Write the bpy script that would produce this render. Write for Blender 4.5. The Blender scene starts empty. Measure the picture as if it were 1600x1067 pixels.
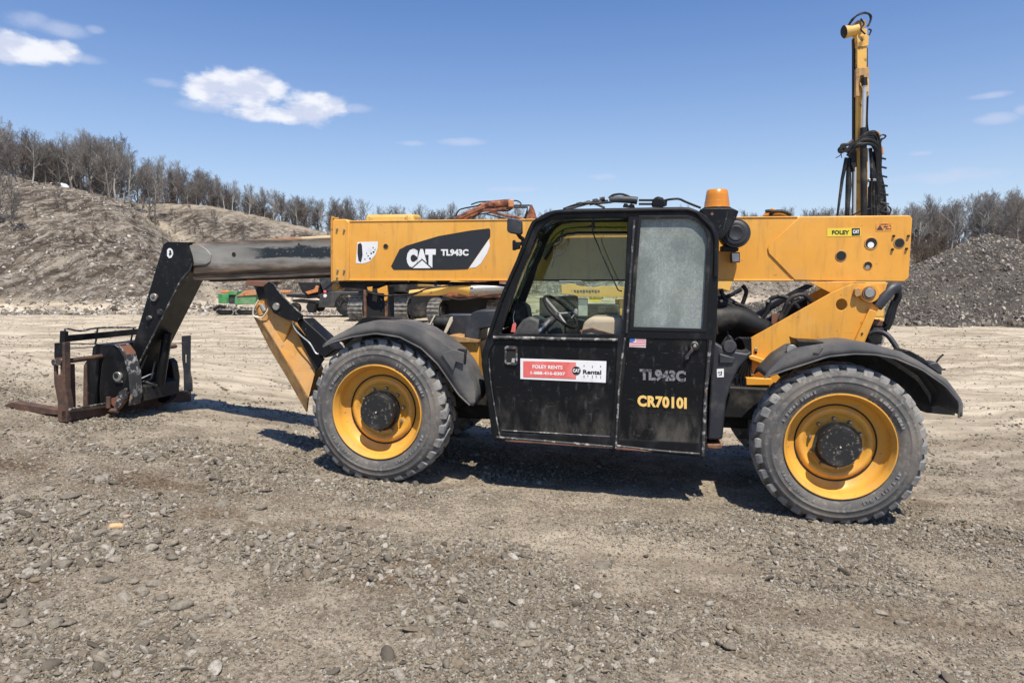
import bpy, bmesh, math, random
LIGHT = False
import numpy as np
from mathutils import Vector, Matrix
R = math.radians
random.seed(7); rng = np.random.default_rng(7)
S = bpy.context.scene
COL = S.collection
# ------------------------------------------------------------------ camera, sky, sun, exposure
F, HZ, HC = 1100.0, 440.0, 1.95            # focal length in photo pixels, horizon row, eye height
PIT = math.atan((533.5 - HZ) / F)
cam = bpy.data.cameras.new('camera'); cob = bpy.data.objects.new('camera', cam); COL.objects.link(cob)
cob.location = (0, 0, HC); cob.rotation_euler = (R(90) - PIT, 0, 0)
cam.sensor_width = 36; cam.lens = F / 1600 * 36; cam.clip_end = 3000; cam.clip_start = .05
S.camera = cob
SUN_DIR = Vector((.30, -1.02, 2.05)).normalized()     # towards the sun
SUN_EL = math.asin(SUN_DIR.z); SUN_AZ = math.atan2(SUN_DIR.x, SUN_DIR.y)
sl = bpy.data.lights.new('sun', 'SUN'); sl.energy = 4.9; sl.angle = R(.5); sl.color = (1, .935, .83)
so = bpy.data.objects.new('sun', sl); COL.objects.link(so)
so.rotation_euler = SUN_DIR.to_track_quat('Z', 'Y').to_euler(); so.location = SUN_DIR * 60
S.view_settings.view_transform = 'Standard'; S.view_settings.look = 'None'
S.view_settings.exposure = .34; S.view_settings.gamma = 1; S.view_settings.use_curve_mapping = False
S.render.engine = 'CYCLES'

class NT:                                   # small node-tree helper
    def __init__(s, nt): s.nt = nt; s.n = nt.nodes; s.l = nt.links
    def node(s, t, **k):
        n = s.n.new(t)
        for a, v in k.items(): setattr(n, a, v)
        return n
    def put(s, sock, v):
        if isinstance(v, bpy.types.NodeSocket): s.l.new(v, sock)
        elif v is not None:
            if hasattr(sock.default_value, '__len__') and not hasattr(v, '__len__'): v = (v,) * len(sock.default_value)
            if hasattr(v, '__len__') and len(v) == 3 and len(sock.default_value) == 4: v = (*v, 1)
            sock.default_value = v
    def math(s, op, a, b=None, c=None, clamp=False):
        n = s.node('ShaderNodeMath', operation=op, use_clamp=clamp)
        s.put(n.inputs[0], a)
        if b is not None: s.put(n.inputs[1], b)
        if c is not None: s.put(n.inputs[2], c)
        return n.outputs[0]
    def vmath(s, op, a, b=None):
        n = s.node('ShaderNodeVectorMath', operation=op); s.put(n.inputs[0], a)
        if b is not None: s.put(n.inputs[1], b)
        return n.outputs[0]
    def noise(s, vec, scale, detail=6, rough=.55, dist=0, out=0):
        n = s.node('ShaderNodeTexNoise'); s.put(n.inputs['Vector'], vec)
        s.put(n.inputs['Scale'], scale); s.put(n.inputs['Detail'], detail); s.put(n.inputs['Roughness'], rough); s.put(n.inputs['Distortion'], dist)
        return n.outputs[out]
    def voro(s, vec, scale, feature='F1', out=0, rand=1):
        n = s.node('ShaderNodeTexVoronoi', feature=feature); s.put(n.inputs['Vector'], vec)
        s.put(n.inputs['Scale'], scale); s.put(n.inputs['Randomness'], rand)
        return n.outputs[out]
    def step(s, v, a, b, clamp=True):        # smooth map a..b -> 0..1
        n = s.node('ShaderNodeMapRange', interpolation_type='SMOOTHSTEP')
        s.put(n.inputs[0], v); n.inputs[1].default_value = a; n.inputs[2].default_value = b
        return n.outputs[0]
    def mix(s, f, a, b, mode='MIX'):
        n = s.node('ShaderNodeMix', data_type='RGBA', blend_type=mode); s.put(n.inputs[0], f); s.put(n.inputs[6], a); s.put(n.inputs[7], b)
        return n.outputs[2]
    def scalev(s, vec, sc):
        return s.vmath('MULTIPLY', vec, sc)

def ray(px, py):                            # world direction through a photo point
    a, b = (px - 800) / F, (533.5 - py) / F
    c, sn = math.cos(PIT), math.sin(PIT)
    return Vector((a, c + b * sn, b * c - sn))
def at(px, py, Y):                          # world point at ground distance Y
    d = ray(px, py); return Vector((0, 0, HC)) + d * (Y / d.y)

W = bpy.data.worlds.new('World'); S.world = W; W.use_nodes = True
w = NT(W.node_tree); w.n.clear()
sky = w.node('ShaderNodeTexSky', sky_type='NISHITA', sun_disc=False)
sky.sun_elevation = SUN_EL; sky.sun_rotation = SUN_AZ; sky.altitude = 200
sky.air_density = 1.15; sky.dust_density = 1.3; sky.ozone_density = 1.6
hs = w.node('ShaderNodeHueSaturation'); hs.inputs['Saturation'].default_value = 1.34
w.l.new(sky.outputs[0], hs.inputs['Color'])
skyc = w.mix(1.0, hs.outputs[0], (.64, .86, 1.20), "MULTIPLY")
tc = w.node('ShaderNodeTexCoord').outputs['Generated']
sx = w.node('ShaderNodeSeparateXYZ'); w.l.new(tc, sx.inputs[0])
hor = w.math('SQRT', w.math('ADD', w.math('MULTIPLY', sx.outputs[0], sx.outputs[0]), w.math('MULTIPLY', sx.outputs[1], sx.outputs[1])))
AZ = w.math('ARCTAN2', sx.outputs[0], sx.outputs[1]); EL = w.math('ARCTAN2', sx.outputs[2], hor)
cv = w.node('ShaderNodeCombineXYZ'); w.l.new(AZ, cv.inputs[0]); w.l.new(EL, cv.inputs[1])
cvo = cv.outputs[0]
warp = w.noise(w.scalev(cvo, (1, 1.7, 1)), 24, 7, .52)
warp2 = w.noise(w.scalev(cvo, (1, 2.2, 1)), 70, 5, .6)
clouds = [  # photo centre, half sizes, strength
 (345, 140, 66, 30, 1.0), (392, 142, 60, 32, 1.0), (488, 168, 54, 26, 1.0), (430, 180, 80, 14, .9), (325, 165, 50, 10, .5),
 (30, 76, 66, 24, .95), (85, 80, 48, 18, .9), (142, 94, 26, 8, .55), (45, 32, 40, 13, .62), (88, 45, 46, 12, .6), (150, 47, 16, 6, .4),
 (257, 130, 26, 7, .34), (560, 170, 26, 7, .34), (722, 222, 40, 6, .62), (640, 224, 24, 4, .3), (943, 277, 22, 5, .5),
 (1480, 276, 80, 11, .6), (1500, 270, 40, 9, .3), (1545, 150, 34, 5, .3), (1560, 185, 34, 9, .35), (1597, 172, 14, 8, .5), (1440, 240, 18, 4, .3), (800, 296, 40, 5, .25)]
EF = w.math('POWER', 2.718, w.math('MULTIPLY', w.math('MAXIMUM', EL, 0.0), -6.0))      # pale air near the horizon
skyc = w.mix(w.math('MULTIPLY', EF, .98), skyc, (7.6, 8.8, 10.4))
tots = [None, None]
for (px, py, rx, ry, st) in clouds:
    d = ray(px, py); a0 = math.atan2(d.x, d.y); e0 = math.atan2(d.z, math.hypot(d.x, d.y))
    du = w.math('MULTIPLY', w.math('SUBTRACT', AZ, a0), F / math.cos(a0) ** 2 / rx)
    dv = w.math('MULTIPLY', w.math('SUBTRACT', EL, e0), F / math.cos(a0) / ry)
    g = w.math('SUBTRACT', 1.0, w.math('ADD', w.math('MULTIPLY', du, du), w.math('MULTIPLY', dv, dv)))
    g = w.math('MAXIMUM', g, -2.5); k = 0 if st >= .85 else 1
    tots[k] = g if tots[k] is None else w.math('MAXIMUM', tots[k], g)
nz = w.math('MULTIPLY', w.math('SUBTRACT', warp, .5), 3.0); nz2 = w.math('MULTIPLY', w.math('SUBTRACT', warp2, .5), .35)
dens = w.math('ADD', w.math('ADD', tots[0], nz), nz2)
thin = w.math('ADD', w.math('ADD', tots[1], nz), nz2)
alpha = w.math('MAXIMUM', w.math('MULTIPLY', w.step(dens, -.25, .8), .95), w.math('MULTIPLY', w.step(thin, -.5, 1.5), .5))
# cloud colour: bright tops, lilac-grey thick undersides (noise driven)
lump = w.noise(w.vmath('ADD', w.scalev(cvo, (1, 2.0, 1)), (0, -.012, 0)), 20, 4, .5)
shade = w.step(lump, .40, .58)
ccol = w.mix(w.math('MULTIPLY', shade, w.step(dens, -.4, .4)), (6.2, 6.7, 8.3), (8.8, 8.95, 9.5))
skyw = w.mix(alpha, skyc, ccol)
bg = w.node('ShaderNodeBackground'); bg.inputs[1].default_value = .085
w.l.new(skyw, bg.inputs[0])
wo = w.node('ShaderNodeOutputWorld'); w.l.new(bg.outputs[0], wo.inputs[0])

# ------------------------------------------------------------------ materials
MATS = {}
def mat(name, base, rough=.6, metal=0.0, layers=(), bump=None, spec=.5, coat=0, extra=None, roughvar=.12, stretch=(1,1,1)):
    """layers: (colour, scale, lo, hi, opacity[, stretch]) noise-masked coats of dirt, rust or worn paint"""
    m = bpy.data.materials.new(name); m.use_nodes = True; t = NT(m.node_tree)
    b = m.node_tree.nodes['Principled BSDF']
    oc = t.node('ShaderNodeTexCoord').outputs['Object']
    c = t.mix(t.noise(oc, 3.1, 5), tuple(x * .86 for x in base), tuple(min(1, x * 1.1) for x in base))
    rr = t.math('ADD', t.math('MULTIPLY', t.noise(oc, 9, 6), roughvar * 2), rough - roughvar)
    for i, L in enumerate(layers):
        col, sc, lo, hi, op = L[:5]; st = L[5] if len(L) > 5 else stretch
        v = t.vmath('ADD', t.scalev(oc, st), (i * 3.7, i * 1.3, i * 2.1))
        f = t.math('MULTIPLY', t.step(t.noise(v, sc, 8, .62), lo, hi), op)
        c = t.mix(f, c, col)
        rr = t.math('ADD', rr, t.math('MULTIPLY', f, .2), clamp=True)
    t.put(b.inputs['Base Color'], c); t.put(b.inputs['Roughness'], rr)
    b.inputs['Metallic'].default_value = metal; b.inputs['Specular IOR Level'].default_value = spec
    if coat: b.inputs['Coat Weight'].default_value = coat; b.inputs['Coat Roughness'].default_value = .25
    if bump:
        bn = t.node('ShaderNodeBump'); bn.inputs['Strength'].default_value = bump[1]; bn.inputs['Distance'].default_value = bump[2] if len(bump) > 2 else .01
        t.put(bn.inputs['Height'], t.noise(oc, bump[0], 8, .6)); m.node_tree.links.new(bn.outputs[0], b.inputs['Normal'])
    if extra: extra(t, b, oc, m)
    MATS[name] = m
    return m
DUST = (.30, .26, .20)
def low_dust(t, b, oc):                     # road dust thrown up on the lower panels
    sp = t.node('ShaderNodeSeparateXYZ'); t.l.new(oc, sp.inputs[0])
    f = t.math('MULTIPLY', t.step(sp.outputs[2], .95, .42), t.step(t.noise(t.scalev(oc, (1.4, 1, .6)), 5, 8, .65), .38, .72))
    old = b.inputs['Base Color'].links[0].from_socket
    t.put(b.inputs['Base Color'], t.mix(t.math('MULTIPLY', f, .38), old, (.26, .235, .20)))
yellow = mat('yellow_paint', (.76, .345, .040), .42, layers=((DUST, 2.2, .5, .85, .30), ((.5, .25, .05), 5, .55, .8, .35, (1, 1, .25)), ((.16, .08, .04), 38, .70, .76, .8), ((.86, .5, .12), 1.3, .4, .7, .35), ((.36, .19, .05), 6, .50, .72, .45, (2.6, 1, .3)), ((.2, .11, .04), 14, .64, .72, .6, (1, 1, 1.6)), ((.12, .07, .04), 3.4, .62, .80, .4, (1.5, 1, .4))), bump=(5, .12, .02), coat=.15)
yellow_dirty = mat('yellow_paint_dirty', (.58, .27, .04), .5, layers=((DUST, 3, .4, .75, .5), ((.2, .11, .05), 7, .5, .7, .6, (1, 1, .4)), ((.10, .06, .04), 26, .6, .7, .8)), bump=(9, .2, .02))
yellow_rim = mat('rim_paint', (.74, .37, .055), .42, layers=(((.36, .18, .06), 4, .45, .75, .5), ((.12, .06, .03), 30, .64, .70, .85), (DUST, 5, .48, .75, .45)), bump=(12, .08, .01), coat=.2)
worn_tan = mat('worn_tan_paint', (.42, .24, .09), .62, layers=(((.2, .12, .06), 9, .42, .62, .8, (1, 1, .35)), ((.08, .05, .03), 30, .6, .68, .7), ((.62, .36, .1), 4, .5, .7, .5)), bump=(22, .3, .01))
black = mat('black_paint', (.0075, .008, .009), .42, spec=.22, layers=((DUST, 3.0, .54, .82, .09), ((.30, .29, .27), 40, .66, .71, .8), ((.035, .035, .037), 6, .48, .7, .5, (1, 1, .5))), bump=(16, .12, .01), roughvar=.16)
black_door = mat('black_door_paint', (.0055, .006, .007), .40, spec=.2, layers=((DUST, 2.4, .56, .86, .14), ((.26, .26, .26), 52, .69, .73, .85), ((.07, .07, .072), 13, .56, .72, .55, (1.6, 1, .5)), ((.3, .16, .08), 19, .70, .74, .6), ((.16, .15, .14), 24, .62, .72, .35, (.5, 1, 2.5))), bump=(7, .1, .02), roughvar=.14, extra=lambda t, b, oc, m: low_dust(t, b, oc))
worn_black = mat('scuffed_black_edge', (.035, .035, .036), .5, layers=(((.45, .43, .39), 17, .50, .64, .7), ((.30, .15, .06), 9, .62, .7, .7)), bump=(30, .3, .01))
black_plain = mat('dark_metal', (.011, .011, .012), .6, spec=.3, layers=((DUST, 4, .45, .8, .3), ((.12, .07, .04), 12, .6, .75, .4)), bump=(14, .2, .01))
fender_m = mat('fender_plastic', (.072, .072, .072), .58, layers=(((.20, .18, .155), 3.0, .38, .72, .6), ((.16, .10, .06), 7, .58, .75, .4), ((.30, .28, .25), 40, .66, .74, .4)), bump=(18, .2, .01))
plastic = mat('grey_black_plastic', (.022, .024, .030), .5, layers=(((.15, .14, .12), 4, .45, .75, .45),), bump=(25, .15, .008))
rust = mat('rusty_steel', (.075, .042, .030), .8, layers=(((.15, .082, .050), 9, .42, .68, .75), ((.04, .03, .028), 5, .5, .7, .8), ((.36, .25, .16), 14, .6, .75, .5)), bump=(40, .4, .008))
rust_edge = mat('rusty_red_paint', (.19, .085, .05), .65, layers=(((.05, .03, .028), 7, .5, .65, .8), ((.5, .26, .12), 6, .55, .7, .6)), bump=(20, .3, .01))
steel = mat('worn_steel', (.38, .37, .34), .4, metal=.6, layers=(((.2, .12, .07), 10, .5, .7, .6),), bump=(20, .15, .005))
chrome = mat('bolt_metal', (.40, .38, .33), .42, metal=.7, layers=(((.22, .15, .09), 30, .45, .7, .7),))
rubber_hose = mat('hose_rubber', (.011, .011, .012), .55, spec=.3, layers=((DUST, 7, .5, .8, .35),), bump=(30, .1, .005))
hub_m = mat('hub_black', (.016, .016, .016), .5, layers=(((.25, .22, .17), 34, .58, .64, .6), ((.12, .09, .06), 8, .55, .7, .5), ((.1, .1, .1), 4, .45, .7, .4)), bump=(20, .3, .01))
beige = mat('seat_cloth', (.42, .35, .25), .85, layers=(((.2, .16, .11), 6, .45, .7, .5),), bump=(60, .3, .004))
dash_m = mat('dash_plastic', (.05, .05, .052), .6, layers=(((.2, .18, .15), 6, .4, .7, .4),))
white_m = mat('white_decal', (.78, .78, .76), .45, layers=(((.4, .36, .3), 9, .56, .75, .4),))
white_print = mat('white_print', (.80, .80, .78), .5, layers=(((.35, .33, .3), 60, .60, .68, .5),))
red_print = mat('red_print', (.72, .13, .11), .45, layers=(((.78, .35, .32), 5, .4, .7, .5),))
decal_black = mat('decal_black', (.018, .019, .021), .38, layers=(((.1, .09, .07), 8, .55, .8, .3),))
decal_yellow = mat('decal_yellow', (.80, .62, .05), .45)
stencil_grey = mat('grey_stencil', (.20, .20, .205), .5, layers=(((.02, .02, .02), 30, .5, .6, .9),))
stencil_yellow = mat('yellow_stencil', (.85, .55, .16), .5, layers=(((.3, .18, .05), 40, .6, .7, .5),))
flag_blue = mat('flag_blue', (.05, .13, .42), .5); flag_red = mat('flag_red', (.60, .12, .14), .5)
amber = mat('amber_plastic', (.62, .22, .01), .25, layers=(((.35, .12, .01), 12, .45, .7, .5, (1, 1, .3)),), coat=.4)
orange_decal = mat('orange_decal', (.80, .33, .07), .5, layers=(((.2, .08, .03), 60, .52, .58, .6),))
dark_hole = mat('hole_dark', (.012, .011, .010), .8)  # near-black, also used to paint the inner shade of holes
light_trim = mat('bare_trim', (.62, .56, .42), .5, layers=(((.3, .2, .1), 9, .5, .7, .5),))
silver = mat('pale_metal', (.55, .55, .53), .35, metal=.5)
green_paint = mat('green_paint', (.05, .27, .08), .5, layers=(((.03, .10, .05), 2.2, .45, .60, .85), (DUST, 2, .45, .7, .55)))
orange_paint = mat('orange_paint', (.55, .20, .06), .5, layers=((DUST, 2, .45, .7, .6), ((.12, .06, .03), 5, .58, .66, .8)))
grey_truck = mat('dark_grey_paint', (.022, .024, .027), .4, layers=((DUST, .9, .4, .75, .3),))
rust_brown = mat('brown_plate', (.22, .11, .06), .7, layers=(((.08, .045, .03), 9, .45, .62, .8),), bump=(30, .3, .008))
far_yellow = mat('faded_yellow', (.66, .38, .08), .55, layers=((DUST, 1.1, .45, .8, .4), ((.14, .07, .03), 3, .58, .66, .8)), bump=(4, .2, .03))
far_rust = mat('rusty_orange_paint', (.30, .10, .045), .65, layers=(((.06, .026, .018), 3.4, .42, .58, .9), ((.45, .20, .10), 5, .55, .7, .5)), bump=(4, .3, .03))
far_dark = mat('far_dark_steel', (.016, .016, .017), .6, spec=.25, layers=((DUST, 1.4, .5, .8, .4),), bump=(5, .3, .03))
track_steel = mat('track_steel', (.26, .245, .215), .55, layers=(((.05, .045, .04), 5, .45, .6, .7),), bump=(8, .3, .02))
def tyre_extra(t, b, oc, m):
    pass
tyre_m = mat('tyre_rubber', (.088, .086, .082), .75, layers=(((.24, .205, .165), 2.8, .40, .70, .60), ((.34, .31, .27), 22, .52, .70, .45), ((.16, .11, .075), 6, .5, .75, .5), ((.04, .04, .04), 9, .55, .75, .5)), extra=None, bump=(55, .22, .006))
tread_m = mat('tread_rubber', (.17, .17, .165), .8, layers=(((.36, .335, .30), 7, .4, .66, .65), ((.05, .05, .05), 15, .52, .7, .6)), bump=(45, .35, .008))
def boom_worn_extra(t, b, oc, m):
    sp = t.node('ShaderNodeSeparateXYZ'); t.l.new(oc, sp.inputs[0])
    st = t.scalev(oc, (.9, 1, 2.4))
    n1 = t.noise(st, 3.5, 7, .6); n2 = t.noise(t.scalev(oc, (.5, 1, 5)), 6, 6, .6)
    z = t.math('ADD', sp.outputs[2], t.math('MULTIPLY', t.math('SUBTRACT', n1, .5), .16))
    zz = t.math('SUBTRACT', z, BOOMZ)
    band = t.math('MULTIPLY', t.step(zz, -.045, -.015), t.math('SUBTRACT', 1, t.step(zz, .075, .105)))
    fade = t.math('SUBTRACT', 1, t.step(t.math('ADD', sp.outputs[0], t.math('MULTIPLY', n1, .5)), -2.35, -2.9)) if False else t.step(t.math('ADD', sp.outputs[0], t.math('MULTIPLY', n1, .6)), -1.95, -1.5)
    halo = t.math('MULTIPLY', t.step(zz, -.16, -.04), t.math('SUBTRACT', 1, t.step(zz, .09, .17)))
    base = t.mix(t.step(n2, .35, .65), (.05, .035, .023), (.17, .12, .078))
    c = t.mix(t.math('MULTIPLY', halo, .8), base, t.mix(n1, (.13, .13, .115), (.42, .41, .37)))
    c = t.mix(t.math('MULTIPLY', band, fade), c, t.mix(t.step(t.noise(oc, 30, 5), .6, .68), (.012, .018, .022), (.2, .2, .19)))
    top = t.step(t.math('ADD', sp.outputs[2], t.math('MULTIPLY', n2, .03)), BOOMZ + .185, BOOMZ + .215)
    c = t.mix(top, c, t.mix(t.step(n1, .42, .6), (.50, .38, .22), (.32, .13, .05)))
    t.put(b.inputs['Base Color'], c)
# ------------------------------------------------------------------ geometry helpers
def tag(o, label=None, cat=None, group=None, kind=None):
    if label: o['label'] = label
    if cat: o['category'] = cat
    if group: o['group'] = group
    if kind: o['kind'] = kind
    return o
def empty(name, label=None, cat=None, loc=(0, 0, 0), rz=0, group=None, parent=None):
    o = bpy.data.objects.new(name, None); COL.objects.link(o); o.location = loc; o.rotation_euler = (0, 0, rz)
    o.empty_display_size = .2
    if parent: o.parent = parent
    return tag(o, label, cat, group)
def link(name, me, m=None, parent=None, smooth=35, bevel=0, seg=2, loc=None, rot=None):
    if m is not None and not me.materials: me.materials.append(m)
    o = bpy.data.objects.new(name, me); COL.objects.link(o)
    if parent: o.parent = parent
    if loc is not None: o.location = loc
    if rot is not None: o.rotation_euler = rot
    if smooth:
        me.polygons.foreach_set('use_smooth', [True] * len(me.polygons)); me.set_sharp_from_angle(angle=R(smooth))
    if bevel:
        b = o.modifiers.new('bevel', 'BEVEL'); b.width = bevel; b.segments = seg; b.limit_method = 'ANGLE'; b.angle_limit = R(40); b.harden_normals = False
    return o
class MB:                                    # collects shapes that form ONE mesh
    def __init__(s): s.v = []; s.f = []
    def add(s, vs, fs):
        k = len(s.v); s.v += [tuple(p) for p in vs]; s.f += [tuple(i + k for i in f) for f in fs]; return s
    def box(s, a, b):
        (x0, y0, z0), (x1, y1, z1) = a, b
        return s.add([(x, y, z) for x in (x0, x1) for y in (y0, y1) for z in (z0, z1)],
                     [(0, 1, 3, 2), (4, 6, 7, 5), (0, 4, 5, 1), (2, 3, 7, 6), (0, 2, 6, 4), (1, 5, 7, 3)])
    def prism(s, pts, d):                    # closed loop of 3D points swept by vector d
        n = len(pts); P = [Vector(p) for p in pts]; d = Vector(d)
        vs = P + [p + d for p in P]
        fs = [tuple(range(n)), tuple(range(2 * n - 1, n - 1, -1))] + [(i, i + n, (i + 1) % n + n, (i + 1) % n) for i in range(n)]
        return s.add(vs, fs)
    def tube(s, pts, r, n=8, cap=True, smooth=0):
        P = [Vector(p) for p in pts]
        if smooth: P = catmull(P, smooth)
        rr = r if hasattr(r, '__len__') else [r] * len(P)
        if len(rr) != len(P): rr = [rr[0] + (rr[-1] - rr[0]) * i / (len(P) - 1) for i in range(len(P))]
        vs = []; up = None
        for i, p in enumerate(P):
            t = (P[min(i + 1, len(P) - 1)] - P[max(i - 1, 0)])
            if t.length < 1e-9: t = Vector((0, 0, 1))
            t.normalize()
            if up is None: up = t.orthogonal().normalized()
            up = (up - t * up.dot(t)); up = up.normalized() if up.length > 1e-6 else t.orthogonal().normalized()
            sd = t.cross(up)
            for k in range(n):
                a = 2 * math.pi * (k + .5) / n; vs.append(p + (up * math.cos(a) + sd * math.sin(a)) * rr[i])
        fs = [(i * n + k, i * n + (k + 1) % n, (i + 1) * n + (k + 1) % n, (i + 1) * n + k) for i in range(len(P) - 1) for k in range(n)]
        if cap: fs += [tuple(range(n - 1, -1, -1)), tuple(range((len(P) - 1) * n, len(P) * n))]
        return s.add(vs, fs)
    def lathe(s, prof, c=(0, 0, 0), axis='y', n=48, cap=False):   # prof: (distance along axis, radius)
        c = Vector(c); vs = []
        for (d, r) in prof:
            for k in range(n):
                a = 2 * math.pi * k / n; x, z = math.cos(a) * r, math.sin(a) * r
                q = {'y': (x, d, z), 'z': (x, z, d), 'x': (d, x, z)}[axis]; vs.append(c + Vector(q))
        m = len(prof)
        fs = [(i * n + k, (i + 1) * n + k, (i + 1) * n + (k + 1) % n, i * n + (k + 1) % n) for i in range(m - 1) for k in range(n)]
        if cap: fs += [tuple(range(n)), tuple(range(m * n - 1, (m - 1) * n - 1, -1))]
        return s.add(vs, fs)
    def grid(s, rows):                       # list of equally long point lists
        n = len(rows[0]); vs = [p for r in rows for p in r]
        return s.add(vs, [(i * n + k, i * n + k + 1, (i + 1) * n + k + 1, (i + 1) * n + k) for i in range(len(rows) - 1) for k in range(n - 1)])
    def mesh(s, name):
        me = bpy.data.meshes.new(name); me.from_pydata(s.v, [], s.f); me.validate()
        bm = bmesh.new(); bm.from_mesh(me); bmesh.ops.recalc_face_normals(bm, faces=bm.faces); bm.to_mesh(me); bm.free()
        return me
    def build(s, name, m, parent=None, **k): return link(name, s.mesh(name), m, parent, **k)
def catmull(P, sub=4):
    P = [Vector(p) for p in P]; out = []
    for i in range(len(P) - 1):
        a, b, c, d = P[max(i - 1, 0)], P[i], P[i + 1], P[min(i + 2, len(P) - 1)]
        for k in range(sub):
            t = k / sub
            out.append(.5 * ((2 * b) + (c - a) * t + (2 * a - 5 * b + 4 * c - d) * t * t + (3 * b - a - 3 * c + d) * t ** 3))
    out.append(P[-1]); return out
def resample(P, n):
    P = [Vector(p) for p in P]; L = [0]
    for i in range(1, len(P)): L.append(L[-1] + (P[i] - P[i - 1]).length)
    out = []
    for k in range(n):
        t = L[-1] * k / (n - 1); i = 1
        while i < len(P) - 1 and L[i] < t: i += 1
        u = (t - L[i - 1]) / max(1e-9, L[i] - L[i - 1]); out.append(P[i - 1].lerp(P[i], u))
    return out
def holed_plate(name, outer, holes, v0, v1, m, parent, bev=.004, smooth=30):
    """plate in the (u, z) plane between v0 and v1 with real openings"""
    cu = bpy.data.curves.new(name, 'CURVE'); cu.dimensions = '2D'; cu.fill_mode = 'BOTH'
    for loop in [outer] + list(holes):
        sp = cu.splines.new('POLY'); sp.points.add(len(loop) - 1)
        for i, (x, z) in enumerate(loop): sp.points[i].co = (x, z, 0, 1)
        sp.use_cyclic_u = True
    cu.extrude = abs(v1 - v0) / 2 - bev; cu.bevel_depth = bev; cu.bevel_resolution = 1; cu.offset = -bev
    tmp = bpy.data.objects.new('tmp', cu); COL.objects.link(tmp)
    dg = bpy.context.evaluated_depsgraph_get(); me = bpy.data.meshes.new_from_object(tmp.evaluated_get(dg))
    bpy.data.objects.remove(tmp); bpy.data.curves.remove(cu)
    vc = (v0 + v1) / 2
    for vt in me.vertices: x, y, z = vt.co; vt.co = (x, vc - z, y)
    me.materials.clear()
    return link(name, me, m, parent, smooth=smooth)
def text_mesh(name, s, tl, tr, bl, out, m, parent, depth=.002, bold=.0, shear=0, space=1.0):
    """lettering fitted into the parallelogram tl-tr-bl (local points), raised along 'out'"""
    cu = bpy.data.curves.new(name, 'FONT'); cu.body = s; cu.extrude = .02; cu.offset = bold; cu.shear = shear; cu.space_character = space; cu.resolution_u = 3
    tmp = bpy.data.objects.new('tmp', cu); COL.objects.link(tmp)
    dg = bpy.context.evaluated_depsgraph_get(); me = bpy.data.meshes.new_from_object(tmp.evaluated_get(dg))
    bpy.data.objects.remove(tmp); bpy.data.curves.remove(cu)
    co = [v.co.copy() for v in me.vertices]
    x0, x1 = min(c.x for c in co), max(c.x for c in co); y0, y1 = min(c.y for c in co), max(c.y for c in co)
    tl, tr, bl, out = Vector(tl), Vector(tr), Vector(bl), Vector(out)
    for v, c in zip(me.vertices, co):
        a = (c.x - x0) / (x1 - x0); b = (y1 - c.y) / (y1 - y0)
        v.co = tl + (tr - tl) * a + (bl - tl) * b + out * ((c.z / .04 + .5) * depth)
    me.materials.clear()
    return link(name, me, m, parent, smooth=0)

# ------------------------------------------------------------------ terrain height
def _hash(ix, iy, seed):
    h = (ix.astype(np.int64) * 374761393 + iy.astype(np.int64) * 668265263 + seed * 974711) & 0x7fffffff
    h = (h ^ (h >> 13)) * 1274126177 & 0x7fffffff
    return ((h ^ (h >> 16)) & 0xffff) / 65535.0
def vnoise(x, y, seed=0):
    ix, iy = np.floor(x), np.floor(y); fx, fy = x - ix, y - iy
    fx = fx * fx * fx * (fx * (fx * 6 - 15) + 10); fy = fy * fy * fy * (fy * (fy * 6 - 15) + 10)
    a, b = _hash(ix, iy, seed), _hash(ix + 1, iy, seed); c, d = _hash(ix, iy + 1, seed), _hash(ix + 1, iy + 1, seed)
    return (a + (b - a) * fx) * (1 - fy) + (c + (d - c) * fx) * fy
def fbm(x, y, seed=0, o=5, g=.5):
    s = 0; a = 1; t = 0
    for i in range(o):
        s = s + a * vnoise(x * 2 ** i + i * 17.3, y * 2 ** i - i * 9.1, seed + i); t += a; a *= g
    return s / t
def sstep(x, a, b):
    t = np.clip((x - a) / (b - a), 0, 1); return t * t * (3 - 2 * t)
PXA = [-1200, -600, 0, 70, 150, 200, 235, 270, 300, 360, 420, 470, 520]
CRA = [250, 270, 284, 288, 300, 316, 340, 370, 392, 425, 462, 490, 520]
PXB = [-600, 0, 150, 230, 330, 400, 500, 600, 800, 1100, 1450, 1600, 2200]
CRB = [250, 272, 300, 318, 322, 336, 360, 378, 386, 390, 394, 392, 388]
PXP = [1040, 1110, 1180, 1250, 1350, 1425, 1440, 1472, 1510, 1540, 1562, 1600, 1640, 1720, 1850, 1950]
CRP = [500, 492, 476, 454, 436, 416, 408, 391, 374, 368, 370, 386, 404, 440, 480, 500]
def gravelmask(X, Y):
    m = fbm(X * .9 + 4, Y * 1.25 + 2, 31, 5, .55)
    left = sstep(-X, -.8, 1.8) * sstep(-Y, -7.5, -5.2) * .10 + sstep(-Y, -5.0, -3.6) * .04
    return np.clip(sstep(m + left, .46, .68), 0, 1)
def damp_blobs(X, Y):
    b = np.zeros_like(X)
    for (cx, cy, rx, ry, s) in ((-3.6, 6.05, 1.5, .30, .9), (-2.05, 5.35, .75, .28, .7), (-.62, 4.85, .55, .24, 1.0), (-.9, 4.45, .7, .16, .7), (-1.2, 5.6, .7, .12, .5), (1.3, 4.5, .7, .18, .5), (-3.0, 4.15, .7, .15, .5), (4.4, 6.5, 1.2, .35, .7), (3.9, 5.5, 1.3, .2, .5), (2.6, 4.2, .8, .15, .5)):
        b = np.maximum(b, s * np.exp(-(((X - cx) / rx) ** 2 + ((Y - cy) / ry) ** 2)))
    return np.clip(b * sstep(fbm(X * 1.6 + 11, Y * 2.6 + 5, 55, 5, .6), .32, .58) * 1.5, 0, 1)
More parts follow.
